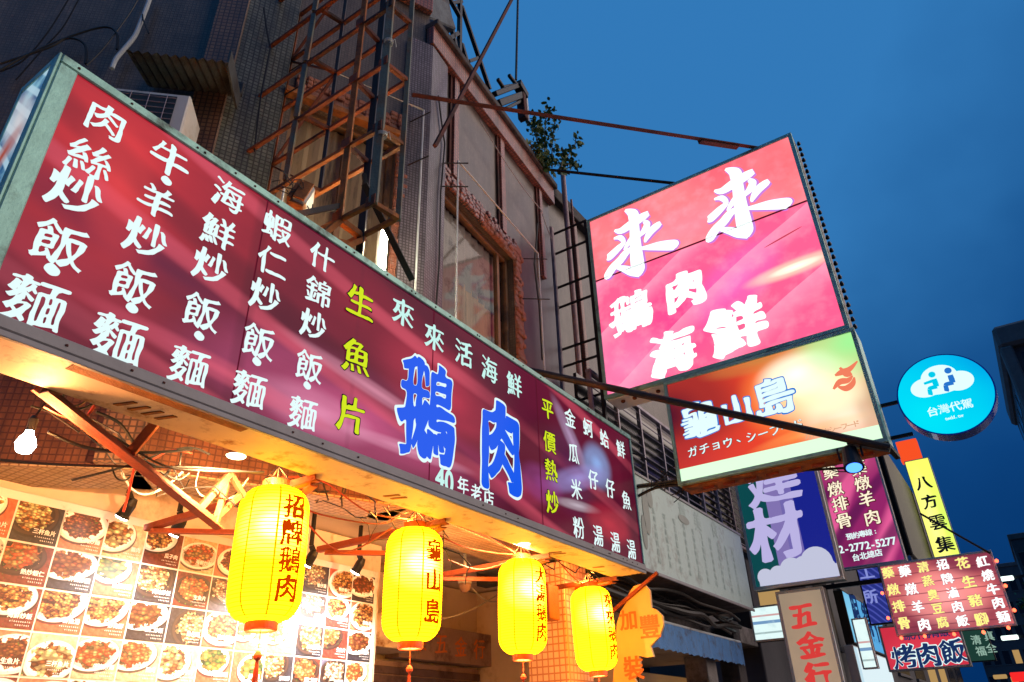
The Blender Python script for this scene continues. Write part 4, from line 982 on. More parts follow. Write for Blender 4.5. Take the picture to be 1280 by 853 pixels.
for i, z in enumerate(Z):
    far1, far2 = (W1, W2)
    mt = 'rust_orange' if i < 2 else 'rust'
    if i == 0: far1 = A1 + (W1 - A1) * .42; far2 = A2 + (W2 - A2) * .42
    rp(A3, far1, z, .036, mt); rp(A4, far2, z - .001, .036, mt)
    rp(A1, A2, z - .003, .04, 'rust_dark' if i else 'rust_orange'); rp(A3, A4, z - .002, .04, mt)
    if i: rp(far1, far2, z - .004, .05, 'rust')
    mid1, mid2 = A1.lerp(far1, .42), A2.lerp(far2, .42)
    rp(mid1, mid2, z - .005, .04, mt)
for i in range(1, 5):
    for A_, W_, k_, w_, mt in ((A1, W1, .48, .042, 'green_grey_steel'), (A2, W2, .42, .03, 'dark_steel'), (A1, W1, .985, .035, 'rust'), (A2, W2, .985, .035, 'rust')):
        m = MB(); a = A_.lerp(W_, k_); m.bar(at(a, Z[i] + .025), at(a, Z[i + 1] - .025), w_, w_, up=(A4 - A1)); part('strut', m, mt, tw)
    m = MB(); m.bar(at(A2.lerp(W2, .42 if i % 2 else .98), Z[i] + .02), at(A2.lerp(W2, .98 if i % 2 else .42), Z[i + 1] - .02), .028, .012); part('diagonal', m, 'rust_dark', tw)
for z in Z:   # gusset plates and bolts at the joints
    for A_ in (A1, A3):
        m = MB(); m.bar(at(A_, z - .045) + Vector((0, -.03, 0)), at(A_, z + .045) + Vector((0, -.03, 0)), .09, .006, up=Ya); part('gusset', m, 'rust', tw)
for (px, py) in ((486, 54), (478, 170)):
    c = on(px, py, X=A3.x + .03); m = MB()
    for k in range(3): m.tube([c + Vector((.035 * math.cos(a * .5), .035 * math.sin(a * .5), .012 * k + .006 * math.sin(a))) for a in range(14)], .004, 4)
    m.tube([c, c + Vector((.05, .02, .03)), c + Vector((.03, .06, -.01))], .003, 4); part('wire_tie', m, 'ac_white', tw)
# diagonal brace leaning on the signboard and the small bars below the tower
m = MB(); m.angle(on(452, 232, X=-3.12), on(512, 352, X=-3.12), .05, .008); m.bar(on(455, 218, X=-3.13), on(457, 232, X=-3.12), .03, .03)
solo('brace', m, 'black_steel', 'dark steel brace slanting from the tower down to the signboard top', 'brace')
m = MB(); m.bar(on(372, 268, X=-3.3), on(424, 258, X=-3.3), .035, .04); solo('brace', m, 'dark_steel', 'short dark bar beside the white floodlight', 'brace')
m = MB(); m.bar(on(395, 300, X=-3.25), on(426, 275, X=-3.3), .05, .04); m.bar(on(424, 276, X=-3.3), on(454, 298, X=-3.3), .05, .04); m.bar(on(454, 299, X=-3.3), on(425, 312, X=-3.25), .05, .04); m.bar(on(404, 298, X=-3.25), on(435, 305, X=-3.28), .04, .035)
solo('angle_frame', m, 'rust_orange', 'orange rusty angle frame at the foot of the tower', 'bracket')
fl = root('floodlight', 'small white box floodlight with loose wires under the tower', 'floodlight', on(376, 250, X=-3.45)); q = on(378, 252, X=-3.45)
ex, ey, ez = Vector((.6, .74, -.3)).normalized(), Vector((-.75, .6, -.1)).normalized(), Vector((0, 0, 0)); ez = ex.cross(ey)
ey = ez.cross(ex)
m = MB(); m.obox(q, ex * .055, ey * .10, ez * .10, .02); part('case', m, 'ac_white', fl)
m = MB(); m.obox(q + ex * -.065, ex * .015, ey * .105, ez * .105, .004); m.obox(q - ey * .11, ex * .04, ey * .01, ez * .09); m.obox(q - ez * .118, ex * .05, ey * .09, ez * .01); part('bracket', m, 'rust_orange', fl)
m = MB(); m.tube([q + ex * .06 + ey * .05 + ez * .06, q + ex * .075 + ez * .02 + ey * .06, q + ex * .075 - ez * .05, q + ex * .06 - ez * .06 - ey * .04], .005, 5)
rnd = random.Random(4)
for k in range(6): v = [q - ey * .1]; [v.append(v[-1] + Vector((rnd.uniform(-.05, .04), rnd.uniform(-.09, .0), rnd.uniform(-.06, .05)))) for _ in range(4)]; m.tube(v, .004, 4)
part('wires', m, 'cable_black', fl)
# cross rods and mast on the roof
m = MB(); m.bar(FA.P(-.15, FA.hit(527, 156, .3)[1], .25), on(642, -5, X=-3.7), .04, .04); solo('stay_rod', m, 'rust_dark', 'rusty rod crossing diagonally up from the corner pillar to the sky', 'rod')
def mast():
    r = root('antenna_mast', 'black lattice antenna mast rising from the roof edge', 'mast', FA.hit(565, 90, -.3)[2])
    P_ = lambda a, b, d=-.35: FA.hit(a, b, d)[2]
    for a, b in (((556, -8), (572, 72)), ((575, -8), (574, 78)), ((577, 8), (612, 112)), ((577, 55), (590, 100)), ((560, -5), (574, 20)), ((556, 52), (572, 42))):
        m = MB(); m.bar(P_(*a), P_(*b), .06, .06); part('leg', m, 'black_steel', r)
    for a, b in (((566, 4), (577, 2)), ((586, 77), (597, 73))): m = MB(); m.bar(P_(*a), P_(*b), .05, .05); part('rung', m, 'black_steel', r)
mast()
r = root('roof_tank', 'dark metal box and pipes on the roof above the corner pillar', 'tank', FA.hit(540, 25, -.5)[2])
P_ = lambda a, b, d=-.35: FA.hit(a, b, d)[2]
for i, (a, b, w) in enumerate((((505, 8), (550, 28), .42), ((500, -14), (548, 5), .3))):
    m = MB(); m.bar(P_(*a), P_(*b), w, .4, b=.02); part('box', m, 'dark_steel' if i else 'tin_dark', r)
m = MB(); m.bar(P_(554, 5), P_(556, 33), .12, .1, b=.01); part('bracket', m, 'board_black', r); m = MB(); m.bar(P_(553, 28), P_(554, 45), .08, .08, b=.01); part('post', m, 'concrete', r)
r = root('roof_junction', 'black clutter of brackets on a post at the roof edge with a thin pole above', 'bracket', FA.hit(648, 140, -.2)[2])
for a, b, w in (((618, 118), (650, 106), .09), ((622, 130), (655, 118), .12), ((632, 136), (656, 124), .06), ((622, 99), (632, 114), .06), ((636, 94), (650, 112), .06), ((646, 104), (656, 122), .16), ((628, 110), (650, 106), .07)):
    m = MB(); m.bar(P_(*a), P_(*b), w, w, b=.01); part('bracket', m, 'black_steel', r)
m = MB(); m.bar(P_(651, 118), P_(654, 150), .15, .12, b=.01); part('post', m, 'rust_dark', r)
m = MB(); m.bar(P_(657, 120), P_(660, 155), .06, .06, b=.01); part('post', m, 'white_pipe', r)
m = MB(); m.tube([P_(648, -30), P_(645, 100)], .022, 8); part('thin_pole', m, 'black_steel', r)
# plant growing on the roof edge
pr = root('roof_plant', 'wild leafy plant growing out of the roof edge between the two stay rods', 'plant', FA.hit(685, 200, -.1)[2])
rnd = random.Random(3); st = MB(); lf = MB()
def leaf(c, d, s):
    d = d.normalized(); u = d.cross(Vector((rnd.uniform(-1, 1), rnd.uniform(-1, 1), rnd.uniform(-1, 1)))).normalized(); nrm = d.cross(u); b = len(lf.v)
    for t, w, h in ((0, 0, 0), (.35, .32, .05), (.35, -.32, .05), (.7, .26, .03), (.7, -.26, .03), (1, 0, -.08)): lf.v.append(c + d * (s * t) + u * (s * w) + nrm * (s * h))
    lf.f.extend([(b, b + 1, b + 2), (b + 1, b + 3, b + 4, b + 2), (b + 3, b + 5, b + 4)])
for k, (l, nl) in enumerate((([(682, 212), (680, 180), (682, 150), (687, 134)], 46), ([(684, 212), (676, 190), (668, 165), (664, 150)], 50), ([(690, 210), (690, 185), (692, 160), (694, 150)], 26),
                            ([(700, 205), (712, 192), (719, 180), (720, 170)], 18), ([(695, 214), (705, 206), (716, 204), (722, 212)], 22), ([(680, 214), (672, 205), (668, 195)], 30), ([(700, 215), (704, 196), (703, 185)], 10), ([(684, 212), (672, 196), (662, 178)], 24))):
    pts = [FA.hit(a, b, -.05 + .03 * k)[2] for a, b in l]; st.tube(pts, .010, 5)
    for _ in range(int(nl * 2.6)):
        i = rnd.randrange(len(pts) - 1); p = pts[i].lerp(pts[i + 1], rnd.random()) + Vector((rnd.gauss(0, .05), rnd.gauss(0, .06), rnd.gauss(0, .04)))
        leaf(p, Vector((rnd.uniform(-.3, 1), rnd.uniform(-1, 1), rnd.uniform(-1, .4))), rnd.uniform(.06, .14))
part('stem', st, 'stem', pr); part('leaves', lf, 'leaf', pr, kind='stuff')

# ================================================================== neighbour building (set back), pipes, ladder frame
NX = -4.75
nb = root('neighbour_building', 'set-back grey tiled building between the corner building and the pink sign', 'building', (-5.5, 12, .12))
m = MB(); m.box(NX - .3, NX, 7.6, 20, 3.4, 10.2); part('wall', m, 'tile_grey', nb)
m = MB(); m.box(NX - .02, NX + .12, 7.7, 20, 10.0, 10.25, .01); part('roof_edge', m, 'concrete_dark', nb)
for y in (9.3, 10.3): m = MB(); m.box(NX, NX + .06, y, y + .12, 3.5, 10.0, .004); part('pilaster', m, 'tile_pink', nb)
m = MB(); m.box(NX - .3, NX + .4, 7.6, 20, 3.1, 3.4, .01); part('floor_edge', m, 'concrete', nb)
for i, (l, r, mt, lab) in enumerate((([(703, 212), (744, 480)], .045, 'pink_pipe', 'tall pale pink drain pipe running to the roof beside the corner building'), ([(688, 286), (716, 480)], .05, 'pink_pipe', 'shorter reddish pipe ending in an elbow beside the tall drain pipe'),
                                ([(714, 250), (752, 480)], .02, 'tile_pink', 'thin dark red pipe just right of the tall drain pipe'))):
    a = on(*l[0], X=NX + .28); m = MB()
    pts = [a, Vector((a.x, a.y, 3.4))]
    if i == 1: pts = [a + Vector((-.2, -.12, .0)), a + Vector((-.08, -.05, .03))] + pts
    m.tube(pts, r, 12); solo('drain_pipe', m, mt, lab, 'pipe')
PS = 8.0   # plane of the projecting signs of this shop
lad = root('ladder_frame', 'black steel ladder-like frame holding the pink sign to the wall', 'frame', (-4.2, PS + .2, 4.2))
zt, zb = on(727, 278, Y=PS + .12).z, 4.4
m = MB(); m.bar((-3.88, PS + .12, zb), (-3.88, PS + .12, zt), .05, .05); part('post', m, 'black_steel', lad)
m = MB(); m.bar((-4.62, PS + .12, zb), (-4.62, PS + .12, zt - .3), .04, .04); part('post', m, 'black_steel', lad)
for (px, py) in ((727, 278), (730, 303), (736, 345), (739, 370), (748, 422), (750, 444), (760, 490)):
    z = on(px, py, Y=PS + .12).z; m = MB(); m.bar((-4.72, PS + .12, z), (-3.9, PS + .12, z), .028, .028); part('rung', m, 'black_steel', lad)

# ================================================================== projecting pink sign and the island sign below it
def box_sign(r, Y, X0, X1, Z0, Z1, D, fw, face, framemat, cabmat=None, names=('cabinet', 'frame', 'face_panel'), fd=.02):
    m = MB(); m.box(X0 + .003, X1 - .003, Y + .01, Y + D, Z0 + .003, Z1 - .003); part(names[0], m, cabmat or framemat, r)
    for (a, b, c, d) in ((X0, X1, Z1 - fw, Z1), (X0, X1, Z0, Z0 + fw)): m = MB(); m.box(a, b, Y - fd, Y + .04, c, d, .004); part(names[1] + '_rail', m, framemat, r)
    for (a, b) in ((X0, X0 + fw), (X1 - fw, X1)): m = MB(); m.box(a, b, Y - fd + .001, Y + .039, Z0 + fw + .001, Z1 - fw - .001, .004); part(names[1] + '_stile', m, framemat, r)
    m = MB(); y = Y; m.quad((X0 + fw, y, Z0 + fw), (X1 - fw, y, Z0 + fw), (X1 - fw, y, Z1 - fw), (X0 + fw, y, Z1 - fw)); part(names[2], m, face, r, uvf=lambda p: (p.x - X0, p.z - Z0))
px0, px1, pz0, pz1 = -3.80, -.66, EYE + 4.02, EYE + 7.08
PK = root('pink_sign', 'huge square pink lit sign projecting over the street with white brushed characters', 'signboard', ((px0 + px1) / 2, PS, pz0))
n = Nodes('pink_face'); n.base((.95, .12, .16)).noise(1.1, .3, .75, (1., .26, .27), .7, 1)
n.blob(1.5, 2.2, 1.6, .5, (1., .28, .36), .6)
n.band(1, -1, 1.90, (.93, .10, .24), 1., .002); 
for a in (0,):
    n.blob(1.1, .9, 1.0, .9, (.90, .05, .24), .8); n.blob(2.0, 1.1, .9, .5, (.85, .12, .55), .65, .6); n.blob(.4, .4, .9, .6, (1., .22, .42), .8)
n2 = n.c
mp = N(n.nt, 'ShaderNodeMapping', inp={0: n.uv, 2: (0, 0, -.55)})
wv = N(n.nt, 'ShaderNodeTexWave', wave_type='BANDS', bands_direction='Y', wave_profile='SAW', inp={0: mp.outputs[0], 'Scale': .42, 'Distortion': 4., 'Detail': 1.2, 'Detail Scale': .5}).outputs['Fac']
low = N(n.nt, 'ShaderNodeMapRange', inp={0: N(n.nt, 'ShaderNodeSeparateXYZ', inp={0: n.uv}).outputs[1], 1: 1.88, 2: 1.89, 3: 1., 4: 0.}).outputs[0]
f = N(n.nt, 'ShaderNodeMath', operation='MULTIPLY', inp={0: RAMP(n.nt, wv, [(.55, 0.), (1., .45)], 'EASE'), 1: low}).outputs[0]
n.c = N(n.nt, 'ShaderNodeMixRGB', inp={0: f, 1: n.c, 2: (1., .40, .55, 1)}).outputs[0]
n.blob(2.75, 1.02, .75, .14, (1., .75, .5), 1., .05).noise(5, .45, .8, (1., .5, .6), .25, 3).blob(2.75, 1.02, .4, .07, (1., 1., .8), 1., .05)
n.blob(2.7, 1.5, .26, .012, (.35, .01, .03), .8, .22, soft=False).blob(2.95, 2.75, .3, .5, (.95, .10, .12), .5)
n.band(1, 1.892, 1.905, (.30, .0, .02), 1., .002)
n.done(1.3)
box_sign(PK, PS, px0, px1, pz0, pz1, .42, .05, n.m, 'sign_frame_green', 'black_steel')
m = MB(); m.box(px0 + .05, px1 - .05, PS - .012, PS - .001, pz0 + 1.888, pz0 + 1.908); part('panel_seam', m, 'txt_maroon', PK)
def lai(dx, dz, grow_, mat, yo, k=1.):
    m = MB(); O = None; c0 = on(740 + 290 / 4.923, 190 + 760 / 4.923, Y=PS)
    for si, s in enumerate(LAI):
        pts = []
        for (x, y, w) in s:
            p = on(740 + x / 4.923, 190 + y / 4.923, Y=PS); pts.append(((p.x - c0.x), (p.z - c0.z), w * .00268 + grow_))
        pts = [(a * k, b * k, w * k) for a, b, w in pts]
        q = [[a + .5, b + .5, w] for a, b, w in pts]
        strokes(m, Vector((c0.x + dx, PS - yo, c0.z + dz)), Xa, Za, 1., [q])
    return part('lettering', m, mat, PK)
d0 = on(740 + 290 / 4.923, 190 + 760 / 4.923, Y=PS); d1 = on(740 + 955 / 4.923, 190 + 523 / 4.923, Y=PS); dx, dz = d1.x - d0.x, d1.z - d0.z
for a, b in ((0, 0), (dx, dz)):
    lai(a + .012, b - .012, .022, 'txt_violet', .006); lai(a, b, .004, 'txt_pinkwhite', .012)
pc = [('鵝', 788, 391, .64), ('肉', 856, 363, .58), ('海', 841, 440, .64), ('鮮', 920, 409, .70)]
col_text(PK, ('Y', PS), pc, .7, 'fatpink', 'txt_pinkwhite', off=.008)
for k in range(30):
    z = pz0 + .1 + k * .1; m = MB(); m.lathe((px1 + .035, PS + .2, z), [(.0, -.028), (.022, -.02), (.026, 0), (.018, .02), (.014, .034)], 8); part('unlit_bulb', m, 'black_steel', PK)
m = MB(); m.box(px0 + .02, -2.9, PS + .03, PS + .4, pz0 - .02, pz0 - .002); part('base_panel', m, 'white_frame', PK)
for k in range(5): m = MB(); m.lathe((px0 + .2 + k * .17, PS + .14, pz0 - .05), [(.02, 0), (.03, .01), (.03, .03)], 10); part('socket', m, 'rust', PK)

iz0, iz1, ix0, ix1 = EYE + 2.63, EYE + 4.0, -2.94, -.62
IS = root('island_sign', 'orange to green lit sign with white blue-edged characters under the pink sign', 'signboard', ((ix0 + ix1) / 2, PS - .02, iz0))
n = Nodes('island_face')  # 2.32 x 1.37
n.base((.62, .045, .02)).blob(-.05, .9, 1.25, 1.0, (.06, .005, .018), 1.).blob(.9, .25, .7, .35, (.70, .05, .02), .7).blob(.3, .2, .9, .5, (.50, .03, .03), .7)
n.blob(1.5, .8, .7, .7, (1., .28, .05), .9).blob(1.75, .85, .75, .6, (1., .86, .50), 1.).blob(2.0, .35, .6, .45, (.95, .85, .62), .85)
n.blob(2.3, 1.25, .8, .5, (.42, .85, .32), .85).blob(2.3, .5, .25, .6, (.35, .30, .14), .6).blob(1.2, 1.3, .8, .18, (.45, .22, .05), .7)
n.blob(1.62, 1.0, .55, .32, (1., 1., .8), 1.).blob(1.9, .75, .5, .4, (1., .95, .6), .8).blob(1.55, .28, .75, .10, (1., .42, .10), .5, .1)
n.blob(2.25, 1.2, .7, .55, (.25, .75, .25), .75).band(1, -1, .20, (.62, .88, .60), 1., .002)
n.done(1.3)
box_sign(IS, PS - .03, ix0, ix1, iz0, iz1, .40, .045, n.m, 'sign_frame_green', 'sign_frame_green')
m = MB(); m.box(ix0 + .03, ix1 - .03, PS, PS + .3, iz0 - .03, iz0 - .002); part('underside', m, 'rust_orange', IS)
for k in range(8): m = MB(); x = ix0 + .25 + k * .25; m.bar((x, PS + .1, iz0 - .05), (x + .14, PS + .1, iz0 - .045), .03, .03); part('lamp_holder', m, 'bracket_orange', IS)
ic = [('龜', 874, 524, .50), ('山', 921, 512, .40), ('島', 967, 496, .50)]
col_text(IS, ('Y', PS - .03), ic, .45, 'midrim', 'txt_blue_rim', off=.004)
col_text(IS, ('Y', PS - .03), ic, .45, 'midfat', 'txt_white', off=.008)
kat = 'ガチョウ、シーフード'
A, B = (866, 565), (998, 531)
kc = [(c, A[0] + (B[0] - A[0]) * i / (len(kat) - 1), A[1] + (B[1] - A[1]) * i / (len(kat) - 1)) for i, c in enumerate(kat)]
col_text(IS, ('Y', PS - .03), kc, .135, 'rim', 'txt_black', off=.004)
col_text(IS, ('Y', PS - .03), kc, .135, 'brush', 'txt_white', off=.008)
kc = [(c, 1010 + i * 7.6, 545 - i * 1.9) for i, c in enumerate('ガチョウシーフード')]
col_text(IS, ('Y', PS - .03), kc, .08, 'bold', 'txt_cream', off=.006) if 'txt_cream' in MATS else col_text(IS, ('Y', PS - .03), kc, .08, 'bold', glow('txt_cream', (.75, .42, .25), 1.), off=.006)
# swirl of a red prawn drawn at the right of the face
sw = MB()
for l in ([(1042, 487), (1050, 478), (1060, 476), (1066, 470)], [(1048, 484), (1058, 486), (1066, 480), (1068, 472)], [(1044, 470), (1052, 466), (1062, 462), (1072, 452)], [(1050, 460), (1058, 468), (1064, 466)]):
    q = []
    for i, (a, b) in enumerate(l): p = on(a, b, Y=PS - .03); q.append([p.x + .5, p.z + .5, [.012, .035, .03, .008][i % 4]])
    strokes(sw, Vector((0, PS - .038, 0)), Xa, Za, 1., [q])
part('prawn_drawing', sw, glow('txt_salmon', (.90, .22, .12), 1.), IS)

# stays
def stay(label, a, b, w=.045, mat='rust_dark', extra=None):
    m = MB(); m.angle(a, b, w, .01) if extra != 'tube' else m.tube([a, b], w, 10)
    if extra == 'sleeve': a_, b_ = Vector(a), Vector(b); d = (b_ - a_).normalized(); m.bar(a_.lerp(b_, .80), a_.lerp(b_, .93), .07, .06)
    return solo('stay_rod', m, mat, label, 'rod', 'stay rods bracing the projecting sign')
stay('upper rusty stay rod running from the corner pillar to the top of the pink sign', on(515, 121, X=-3.9), on(946, 187, Y=PS + .1), .05, 'rust_dark', 'sleeve')
stay('lower dark stay rod running from the roof end to the pink sign', FA.hit(677, 213, .02)[2], on(842, 231, Y=PS + .1), .05, 'black_steel')
e2 = on(1112, 560, Y=PS - .25)
stay('long dark rod crossing before the island sign, blue spotlight at its tip', on(655, 462, X=-4.15), e2, .042, 'dark_steel', 'tube')
bs = root('blue_spotlight', 'black spotlight with a glowing blue lens at the tip of the long rod', 'spotlight', on(1064, 575, Y=PS - .3)); q = on(1064, 572, Y=PS - .32)
dd = (Vector((.05, -.35, -.93))).normalized(); m = MB(); m.tube([q - dd * .13, q - dd * .10, q, q + dd * .10, q + dd * .13], .07, 16, radii=[.045, .075, .085, .095, .10]); part('can', m, 'spot_black', bs)
for s_ in (-1, 1): m = MB(); m.bar(q + Xa * (.11 * s_) - dd * .14, q + Xa * (.11 * s_), .02, .035); part('yoke', m, 'spot_black', bs)
m = MB(); m.tube([q + dd * .128, q + dd * .136], .075, 18); part('lens', m, 'lens_blue', bs)
m = MB(); m.bar(on(1060, 553, Y=PS - .25), on(1112, 561, Y=PS - .25), .08, .06); m.bar(on(1108, 556, Y=PS - .25), (e2.x + .02, PS + .1, e2.z), .05, .05); part('mount_bar', m, 'board_black', bs)

# round cyan sign
RY = PS + .35; q = on(1181, 492, Y=RY); rs = root('round_sign', 'round glowing cyan sign with a white cloud and two seated figures', 'signboard', q)
pr_, pl_ = on(1243, 492, Y=RY), on(1118, 492, Y=RY); RR = (on(1243, 485, Y=RY) - on(1119, 497, Y=RY)).length / 2; RZ = abs(on(1181, 431, Y=RY).z - on(1181, 540, Y=RY).z) / 2
m = MB(); m.disc(q + Ya * .01, Xa, Za, RR, RR, .22, 56); part('rim', m, 'navy_enamel', rs) if 'navy_enamel' in MATS else part('rim', m, surf('navy_enamel', (.02, .07, .55), .15, .2, .1, 4, 0, spec=.8), rs)
n = Nodes('round_face'); n.base((.0, .62, .95)).blob(.9, .75, .9, .8, (.0, .34, .80), .8).blob(.3, .3, .8, .8, (.0, .85, .98), .8).done(1.)
m = MB(); m.disc(q + Ya * -.0, Xa, Za, RR * .965, RR * .965, .012, 56); part('face_panel', m, n.m, rs, uvf=lambda p: (p.x - q.x + .5, p.z - q.z + .5))
s = RR; m = MB()
for (u, v, r1, r2) in ((-.32, .24, .33, .24), (0, .42, .38, .30), (.36, .22, .30, .24), (.0, .22, .5, .22)): m.disc(q + Vector((u * s, -.004 - r1 * .004, v * s)), Xa, Za, r1 * s, r2 * s, .002, 32)
part('cloud', m, 'txt_cloudwhite', rs)
def person_icon(cx, flip, mat):
    m = MB(); o = q + Vector((cx * s, -.010, .10 * s)); m.disc(o + Vector((.02 * s, 0, .42 * s)), Xa, Za, .075 * s, .075 * s, .003, 20)
    l = [[(.03, .30, .055), (.03, .20, .06), (.03, .10, .055)], [(.04, .10, .05), (-.10, .10, .05), (-.12, .08, .045)], [(-.13, .08, .045), (-.14, -.04, .05), (-.15, -.07, .04)]]
    if flip: l.append([(.0, .26, .04), (-.12, .25, .035), (-.20, .24, .03)])
    for st_ in l: strokes(m, o, Xa, Za, s, [[[a + .5, b + .5, w] for a, b, w in st_]])
    part('seated_figure', m, mat, rs)
person_icon(-.14, True, 'txt_logo_cyan'); person_icon(.20, False, 'txt_logo_blue')
for i, ch in enumerate('台灣代駕'): m = MB(); put(m, ch, q + Vector(((-.36 + i * .235) * s, -.006, -.36 * s)), Xa, Za, .24 * s, 'print'); part('character', m, 'txt_cloudwhite', rs)
m = MB()
for i, ch in enumerate('twdd.tw'): put(m, ch, q + Vector(((-.15 + i * .052) * s, -.006, -.60 * s)), Xa, Za, .11 * s, 'print')
part('lettering', m, 'txt_cloudwhite', rs)
for zz in (-.1, .33):
    m = MB(); zq = q.z - .15 + (zz - .1) * .9; m.bar((ix1 - .02, RY + .08, zq), (q.x - RR * .9, RY + .08, zq), .035, .035); part('mount_arm', m, 'black_steel', rs)

# ================================================================== louvred windows, pale board and shopfront next door
lo_ = root('louvre_window', 'long window of slanted grey metal louvres above the pale faded board', 'window', (-4.3, 10, 4.7))
LX = -3.95; ly0, ly1, lz0, lz1 = 7.9, 14.6, 4.66, 6.1
m = MB(); m.box(LX - .25, LX - .2, ly0, ly1, lz0, lz1); part('backing', m, 'dark_glass', lo_)
for z in (lz0, lz1 - .05): m = MB(); m.box(LX - .06, LX + .02, ly0, ly1, z, z + .05, .004); part('frame_rail', m, 'slat_grey', lo_)
k = 0; y = ly0
while y < ly1 - .1:
    m = MB(); m.box(LX - .05, LX + .012, y, y + .04, lz0 + .05, lz1 - .05, .003); part('frame_stile', m, 'slat_grey', lo_)
    yn = min(y + .78, ly1); z = lz0 + .12
    while z < lz1 - .1:
        m = MB(); m.bar((LX - .03, y + .042, z), (LX - .03, yn - .002, z - .0), .07, .012, up=(.7, 0, .7)); part('slat', m, 'slat_grey', lo_); z += .135
    y += .78
pb = root('pale_board', 'long faded pale green signboard with ghost characters on the shop next door', 'signboard', (-3.75, 9.7, 3.4))
m = MB(); m.box(-3.95, -3.6, 6.95, 12.35, 3.40, 4.62, .01); part('panel', m, 'pale_board', pb)
m = MB(); m.box(-3.605, -3.585, 6.95, 12.36, 4.60, 4.64, .004); m.box(-3.605, -3.585, 6.95, 12.36, 3.38, 3.42, .004); part('edge_trim', m, 'band_grey', pb)
m = MB()
for k, (ch, px, py, s_) in enumerate((('貴', 853, 640, .30), ('美', 872, 652, .30), ('食', 893, 661, .30))):
    put(m, ch, on(px, py, X=-3.596), Ya, Za, s_, 'brush')
rnd = random.Random(9)
for r_i in range(7):
    for c_i in range(10): put(m, rnd.choice('工商行水電材料五金'), Vector((-3.596, 8.7 + c_i * .34, 4.22 - r_i * .105)), Ya, Za, .09, 'bold')
part('ghost_lettering', m, 'pale_ghost', pb, kind='stuff')
for (px, py, a, b) in ((808, 640, .10, .30), (806, 665, .07, .22), (812, 622, .09, .14), (855, 650, .2, .06)): p = on(px, py, X=-3.594); m = MB(); m.disc(p, Ya, Za, a, b, .001, 18); part('stain', m, 'pale_stain', pb)
m = MB(); m.quad((-3.62, 6.95, 3.39), (-3.62, 12.3, 3.39), (-5.2, 12.3, 3.39), (-5.2, 6.95, 3.39)); part('underside', m, 'concrete_dark', pb)
# pipes under it
rnd = random.Random(31)
for k in range(9):
    y = 7.2 + rnd.uniform(0, .8); z = 3.2 + rnd.uniform(-.15, .12); x = -3.72 - rnd.uniform(0, .5); pts = []
    while y < 12.6: pts.append((x + rnd.uniform(-.05, .05), y, z + rnd.uniform(-.06, .06))); y += .6
    cable(pts, rnd.choice((.012, .02, .035)), 'cable_black', 'dark pipe or cable running in the bundle under the pale faded board', 6, 3, 'pipe', 'pipes bundled under the pale board')
for l, lab in (([(880, 700), (895, 712), (915, 722)], 'elbow of black duct under the right part of the pale board'), ([(845, 700), (870, 706), (900, 712)], 'thick black duct under the middle of the pale board')):
    cable([on(a, b, X=-3.7) for a, b in l], .05, 'black_steel', lab, 10, 5, 'pipe')
ba = root('blue_awning', 'worn blue fabric awning over the shop beyond the lanterns', 'awning', (-3.95, 10, 2.8))
n = 60; m = MB(); pts = []
ya0, ya1 = on(795, 752, X=-3.95).y, on(925, 796, X=-3.95).y; zt_ = on(795, 747, X=-3.95).z
for i in range(n + 1):
    t = i / n; y = ya0 + (ya1 - ya0) * t; pts.append((Vector((-4.25, y, 3.05)), Vector((-3.95 + .012 * math.sin(i * 1.3), y, 2.95)), Vector((-3.93 + .015 * math.sin(i * .9 + 1), y, 2.62 + .012 * math.sin(i * 2.1)))))
for a, b in zip(pts, pts[1:]): m.quad(a[0], a[1], b[1], b[0]); m.quad(a[1], a[2], b[2], b[1])
part('cloth', m, 'awning_blue', ba, smooth=True)
m = MB(); m.tube([(-3.97, ya0, 2.97), (-3.97, ya1, 2.97)], .02, 8); part('bar', m, 'white_pipe', ba)
nx = root('shop_interior', 'dark shop under the blue awning with a pale ceiling panel and orange wall', 'shop', (-4.6, 10.5, .12))
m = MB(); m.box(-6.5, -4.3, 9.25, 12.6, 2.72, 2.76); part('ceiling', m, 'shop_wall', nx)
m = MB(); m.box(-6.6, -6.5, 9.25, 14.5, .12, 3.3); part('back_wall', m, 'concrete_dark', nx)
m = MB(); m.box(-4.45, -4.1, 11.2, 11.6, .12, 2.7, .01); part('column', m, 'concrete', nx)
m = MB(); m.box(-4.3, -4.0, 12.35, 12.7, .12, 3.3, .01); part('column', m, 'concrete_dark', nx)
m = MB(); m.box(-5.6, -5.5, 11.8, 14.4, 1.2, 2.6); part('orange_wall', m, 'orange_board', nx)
# orange cut-out board
ob = root('cutout_board', 'orange cloud-edged cut-out board with faded characters hanging past the rightmost lantern', 'sign', on(795, 790, Y=7.62))
def trace(pxl, Y): return [on(a, b, Y=Y) for a, b in pxl]
ol = [(801, 730), (792, 733), (786, 742), (784, 752), (776, 764), (771, 780), (770, 800), (768, 820), (766, 860), (772, 905), (797, 905), (800, 860), (793, 848), (800, 840), (800, 828), (798, 820), (808, 822), (817, 821), (813, 808), (824, 796), (829, 782), (828, 770), (820, 762), (814, 760), (813, 748), (812, 738), (806, 731)]
P3 = trace(ol, 7.62); c = P3[0]; m = MB(); m.prism(Vector((0, 7.62, 0)), Xa, Za, [(p.x, p.z) for p in reversed(P3)], .04); part('board', m, 'orange_board', ob)
surf('faded_orange', (.80, .20, .05), .5, 0, .2, 8, 0)
for ch, px, py, s_ in (('加', 785, 775, .22), ('豐', 812, 783, .25), ('裝', 792, 835, .24)): m = MB(); put(m, ch, on(px, py, Y=7.614), Xa, Za, s_, 'bold'); part('character', m, 'faded_orange', ob)
m = MB(); m.bar(on(765, 765, Y=7.6), on(822, 716, Y=7.6), .035, .035); part('hanging_bar', m, 'bracket_orange', ob)
